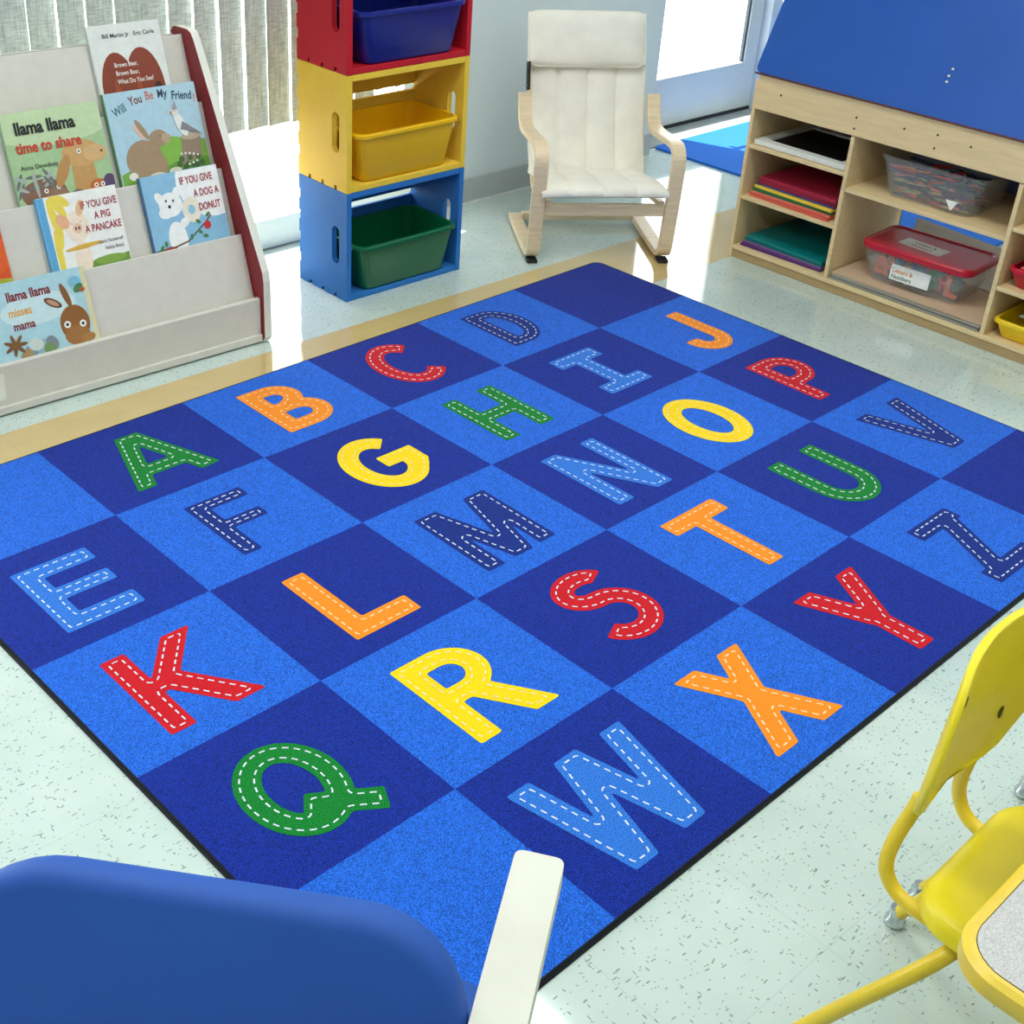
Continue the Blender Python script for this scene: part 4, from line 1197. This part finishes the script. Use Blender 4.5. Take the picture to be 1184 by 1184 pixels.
# label on the long front face: local x of the label runs to -y, its y up, facing -x
FT = Matrix(((0, 0, -1, 0), (-1, 0, 0, 0), (0, 1, 0, 0), (0, 0, 0, 1)))
paper_label(lb, 'front_label', 0.132, 0.05, Matrix.Translation((-0.0975, 0.005, 0.050)) @ Matrix.Rotation(R_(5.5), 4, 'Y') @ FT,
            [('Letters &', -0.060, 0.000, 0.018, (206, 110, 40), 'LEFT'), ('Numbers', -0.060, -0.019, 0.018, (40, 110, 90), 'LEFT')])
paper_label(lid, 'lid_label', 0.15, 0.07, Matrix.Translation((-0.01, 0.02, 0.1235)) @ Matrix.Rotation(R_(-96), 4, 'Z'),
            [('Letters &', 0.0, 0.006, 0.020, (40, 40, 60), 'CENTER'), ('Numbers', 0.0, -0.020, 0.020, (176, 40, 60), 'CENTER')])
PL = [('red', (214, 52, 44)), ('green', (24, 132, 84)), ('blue', (40, 84, 170)), ('yellow', (232, 186, 50)), ('teal', (28, 120, 130)), ('orange', (226, 110, 60))]
seq = 'BNEHAUGSTRLOKPMDCYXWJF'
RNG3 = random.Random(5)
for i in range(22):
    ch = seq[i]
    loops = nest(LETTER_SHAPE[ch])
    nm, c = PL[(i * 5 + i // 3) % len(PL)]
    if i == 0: nm, c = PL[5]
    if i in (7, 8): nm, c = PL[1]
    s = 0.24
    mb = MB()
    for o_, hs in loops:
        mb.prism([((p[0] - CU / 2) * s, (p[1] + CV / 2) * s) for p in o_[::2 if len(o_) > 40 else 1]], [[((p[0] - CU / 2) * s, (p[1] + CV / 2) * s) for p in h[::2 if len(h) > 30 else 1]] for h in hs], -0.004, 0.004)
    ob = mb.build('toy_letter', M('toy plastic ' + nm, c, 0.35, noise=0.04))
    row, cl = divmod(i, 11)
    y = 0.118 - cl * 0.0236
    x = -0.066 if row == 0 else 0.0
    ob.matrix_world = CM @ Matrix.Translation((0.152, -0.642, ZP + 0.0008)) @ Matrix.Rotation(R_(3), 4, 'Z') @ Matrix.Translation((x + RNG3.uniform(-.004, .004) + .002 * cl % .01, y, 0.042 + RNG3.uniform(0, .012))) @ Matrix.Rotation(RNG3.uniform(-.5, .5), 4, 'X') @ FT @ Matrix.Rotation(RNG3.uniform(-.3, .3), 4, 'Z')
    tag(ob, nm + ' plastic letter ' + ch + ' inside the clear red-lidded box', 'toy letter', 'plastic letters in the box')

# right column: red bin with pink paper, yellow tray with white paper
rb = tub_mb(0.23, 0.16, 0.26, 0.19, 0.062, r=0.02, lip=0.006).build('supply_bin', M('bin plastic red', (196, 16, 48), 0.3), smooth=True)
in_cab(rb, 0.150, -1.050, 0.2036); tag(rb, 'red plastic bin on the right cubby shelf at the frame edge', 'bin')
sheet('paper_sheet', (236, 106, 96), 0.14, 0.24, 0.004, 0.02, -0.985, 0.2675, R_(4), 'salmon pink paper lying across the red bin', 'paper')
yt = tub_mb(0.30, 0.24, 0.33, 0.27, 0.06, r=0.02, lip=0.008).build('supply_tray', M('tray plastic yellow', (240, 204, 30), 0.3), smooth=True)
in_cab(yt, 0.180, -1.090, 0.0450); tag(yt, 'yellow plastic tray in the lower right cubby', 'tray')
sheet('paper_sheet', (228, 226, 222), 0.20, 0.26, 0.003, 0.07, -1.00, 0.108, R_(-3), 'white paper lying in the yellow tray', 'paper')

# ------------------------------------------------------------------ yellow school chairs
ysh = M('yellow shell plastic', (238, 216, 24), 0.42, noise=0.03, nscale=10)
ytu = M('yellow tube enamel', (236, 204, 50), 0.35, noise=0.03, nscale=10)
chrome = M('chrome glide', (205, 208, 210), 0.12, metal=1.0, noise=0.0)
def yellow_chair():
    c = thing('school_chair', (0.567, -2.30, 0), 0, 'yellow moulded school chair with yellow tube legs beside the speckled table', 'chair')
    ox, oy = 0.567, -2.30
    T = Matrix.Translation((-ox, -oy, 0))
    # back shell: rows from bottom to top with half width and forward wrap
    rows = [(0.470, 0.100), (0.50, 0.112), (0.54, 0.132), (0.58, 0.142), (0.62, 0.145), (0.66, 0.142), (0.69, 0.132), (0.712, 0.112), (0.722, 0.088), (0.726, 0.06)]
    N = 20; front, backs = [], []
    for z, hw in rows:
        fr, bk = [], []
        for k in range(N + 1):
            u = -1 + 2 * k / N
            y = -2.222 - 0.030 * (abs(u) * hw / 0.137) ** 2.2 - 0.012 * max(0, (z - 0.5) / 0.22)
            fr.append((0.567 + u * hw, y - 0.004, z)); bk.append((0.567 + u * hw, y + 0.007, z))
        front.append(fr + bk[::-1])
    sh = MB().loft(front, T=T).build('back_shell', ysh, c, smooth=True, subsurf=1)
    for (x, z) in ((0.482, 0.55), (0.490, 0.655), (0.644, 0.55), (0.644, 0.655)):
        hw = 0.12; y = -2.222 - 0.030 * (abs((x - 0.567)) / 0.137) ** 2.2 - 0.012 * max(0, (z - 0.5) / 0.22) - 0.0042
        MB().lathe([(0.0, 0), (0.0045, 0), (0.0045, 0.0018), (0.0, 0.0018)], 10, 0, T @ Matrix.Translation((x, y, z)) @ Matrix.Rotation(R_(90), 4, 'X') @ Matrix.Scale(2.2, 4, (0, 1, 0))).build('rivet', M('dark rivet slot', (70, 62, 30), 0.6), sh)
    for s in (-1, 1):
        X = lambda d: 0.567 + s * d
        MB().tube([(X(.066), -2.2235, .483), (X(.071), -2.221, .46), (X(.083), -2.214, .42), (X(.095), -2.214, .375), (X(.095), -2.235, .345), (X(.095), -2.275, .338), (X(.095), -2.36, .345), (X(.095), -2.50, .352)], 0.0098, 12, T=T, smooth=2).build('back_tube', ytu, c, smooth=True)
        MB().tube([(X(.10), -2.338, .352), (X(.13), -2.333, .348), (X(.157), -2.312, .315), (X(.176), -2.248, .205), (X(.180), -2.16, .03)], 0.0108, 14, T=T, smooth=2).build('leg', ytu, c, smooth=True)
        MB().tube([(X(.10), -2.42, .352), (X(.125), -2.46, .350), (X(.160), -2.50, .325), (X(.178), -2.53, .235), (X(.180), -2.60, .03)], 0.0108, 14, T=T, smooth=2).build('leg', ytu, c, smooth=True)
        for y in (-2.155, -2.603):
            MB().lathe([(0.0, 0.0005), (0.012, 0.0005), (0.0165, 0.006), (0.0165, 0.012), (0.012, 0.020), (0.0115, 0.036), (0.0, 0.036)], 18, 0, T @ Matrix.Translation((X(.181), y, 0))).build('glide', chrome, c, smooth=True)
    # seat: rounded square with a rolled edge
    rings = []
    def seat_ring(g, z, sag=0.0): return [(p[0], p[1], z - sag * 0) for p in rrect(0.567 - 0.145 + g, -2.575 + g, 0.567 + 0.145 - g, -2.268 - g, max(0.01, 0.062 - g), 8)]
    rings = [seat_ring(0.010, 0.364), seat_ring(0.0, 0.370), seat_ring(0.0, 0.388), seat_ring(0.008, 0.398), seat_ring(0.025, 0.402), seat_ring(0.055, 0.399), seat_ring(0.058, 0.399)]
    MB().loft(rings, T=T).build('seat', ysh, c, smooth=True)
    return c
yc = yellow_chair()
yc2 = copy_tree(yc)
yc2.location = (0.567 + 0.432, -2.30, 0)
yc['label'] = 'yellow moulded school chair at the corner of the speckled table'
yc2['label'] = 'second yellow school chair, only its chrome glide showing at the right frame edge'
for c in (yc, yc2): c['group'] = 'yellow school chairs at the table'

# ------------------------------------------------------------------ table
TZ = 0.60
tb = thing('activity_table', (0.198, -2.390, 0), 0, 'grey speckled activity table with a yellow edge in the lower right corner', 'table')
o1 = rrect(0, -0.70, 1.3, 0, 0.055, 8); o2 = rrect(0.012, -0.688, 1.288, -0.012, 0.045, 8)
dkl = M('dark seam', (120, 104, 60), 0.6)
top = MB().prism(rrect(0.013, -0.687, 1.287, -0.013, 0.044, 8), z0=TZ - 0.018, z1=TZ + 0.0006, mi=0, mi_side=1)
tag(top.build('tabletop', [speckle_mat(), dkl], tb), 'grey speckled top')
eg = MB()
def offr(g): return rrect(g, -0.70 + g, 1.3 - g, -g, 0.055 - g * .8, 8)
eg.loft([[(p[0], p[1], z) for p in offr(g)] for g, z in ((0.012, TZ), (0.006, TZ + 0.001), (0.0, TZ - 0.004), (0.0, TZ - 0.024), (0.005, TZ - 0.030), (0.030, TZ - 0.030))], caps=False)
tag(eg.build('edge_band', M('yellow edge band', (232, 198, 66), 0.35), tb, smooth=True), 'yellow edge')
MB().prism(rrect(0.02, -0.68, 1.28, -0.02, 0.04, 6), z0=TZ - 0.029, z1=TZ - 0.0185).build('underside', M('table underside', (150, 130, 96), 0.7), tb)
for (x, y) in ((0.16, -0.16), (1.18, -0.12), (0.16, -0.58), (1.18, -0.58)):
    lg = MB().tube([(x, y, 0.02), (x, y, TZ - 0.0295)], 0.015, 14)
    lg.build('leg', ytu, tb, smooth=True)
    MB().lathe([(0.0, 0.0005), (0.016, 0.0005), (0.018, 0.008), (0.014, 0.02), (0.0, 0.02)], 16, 0, Matrix.Translation((x, y, 0))).build('glide', chrome, tb, smooth=True)

# ------------------------------------------------------------------ blue padded chair with white arms (foreground)
vin = M('blue vinyl upholstery', (26, 80, 168), 0.65, noise=0.05, nscale=7)
cw = M('white painted wood', (210, 209, 196), 0.45, noise=0.05, nscale=9)
gc = thing('padded_chair', (-0.329, -1.944, 0), R_(-57.0), 'blue padded chair with one white arm in the lower left foreground', 'chair')
def pad(x0, x1, z0, z1, t, rr, lean=0.0, yc_=0.0):
    rings = []
    for g, y in ((0.012, -t / 2), (0.004, -t / 2 + 0.003), (0.0, -t / 2 + 0.011), (0.0, t / 2 - 0.011), (0.004, t / 2 - 0.003), (0.012, t / 2)):
        rings.append([(p[0], y + yc_ + (p[1] - z1) * lean + (p[0] - x1) * 0.10, p[1]) for p in rrect(x0 + g, z0 + g, x1 - g, z1 - g, [max(.02, q - g) for q in rr], 10)])
    return MB().loft(rings)
pad(-0.270, 0.236, 0.30, 0.716, 0.034, (0.105, 0.13, 0.05, 0.05), 0.38).build('back_cushion', vin, gc, smooth=True)
st_ = MB().loft([[(p[0], p[1], z) for p in rrect(-0.235 + g, 0.0 + g, 0.215 - g, 0.30 - g, 0.05, 6)] for g, z in ((0.02, 0.20), (0.0, 0.215), (0.0, 0.255), (0.025, 0.272))])
st_.build('seat_cushion', vin, gc, smooth=True)
for s, xa in ((1, 0.262),):
    am = MB().prism(rrect(xa - 0.0255, -0.16, xa + 0.0255, 0.172, 0.009, 4), z0=0.605, z1=0.636)
    am.build('arm', cw, gc, bevel=0.006, bseg=3)
    MB().box((xa - 0.018, 0.03, 0.0005), (xa + 0.018, 0.075, 0.6045)).build('leg', cw, gc, bevel=0.004)
    MB().box((xa - 0.018, -0.14, 0.0005), (xa + 0.018, -0.095, 0.6045)).build('leg', cw, gc, bevel=0.004)
    xi = xa - s * 0.020
    a, b = sorted((xi, xi - s * 0.03))
    MB().box((a - (0.0 if s > 0 else 0), -0.135, 0.19), (b, 0.065, 0.235)).build('side_rail', cw, gc, bevel=0.003)
MB().box((-0.27, 0.05, 0.175), (0.245, 0.075, 0.199)).build('seat_rail', cw, gc, bevel=0.003)
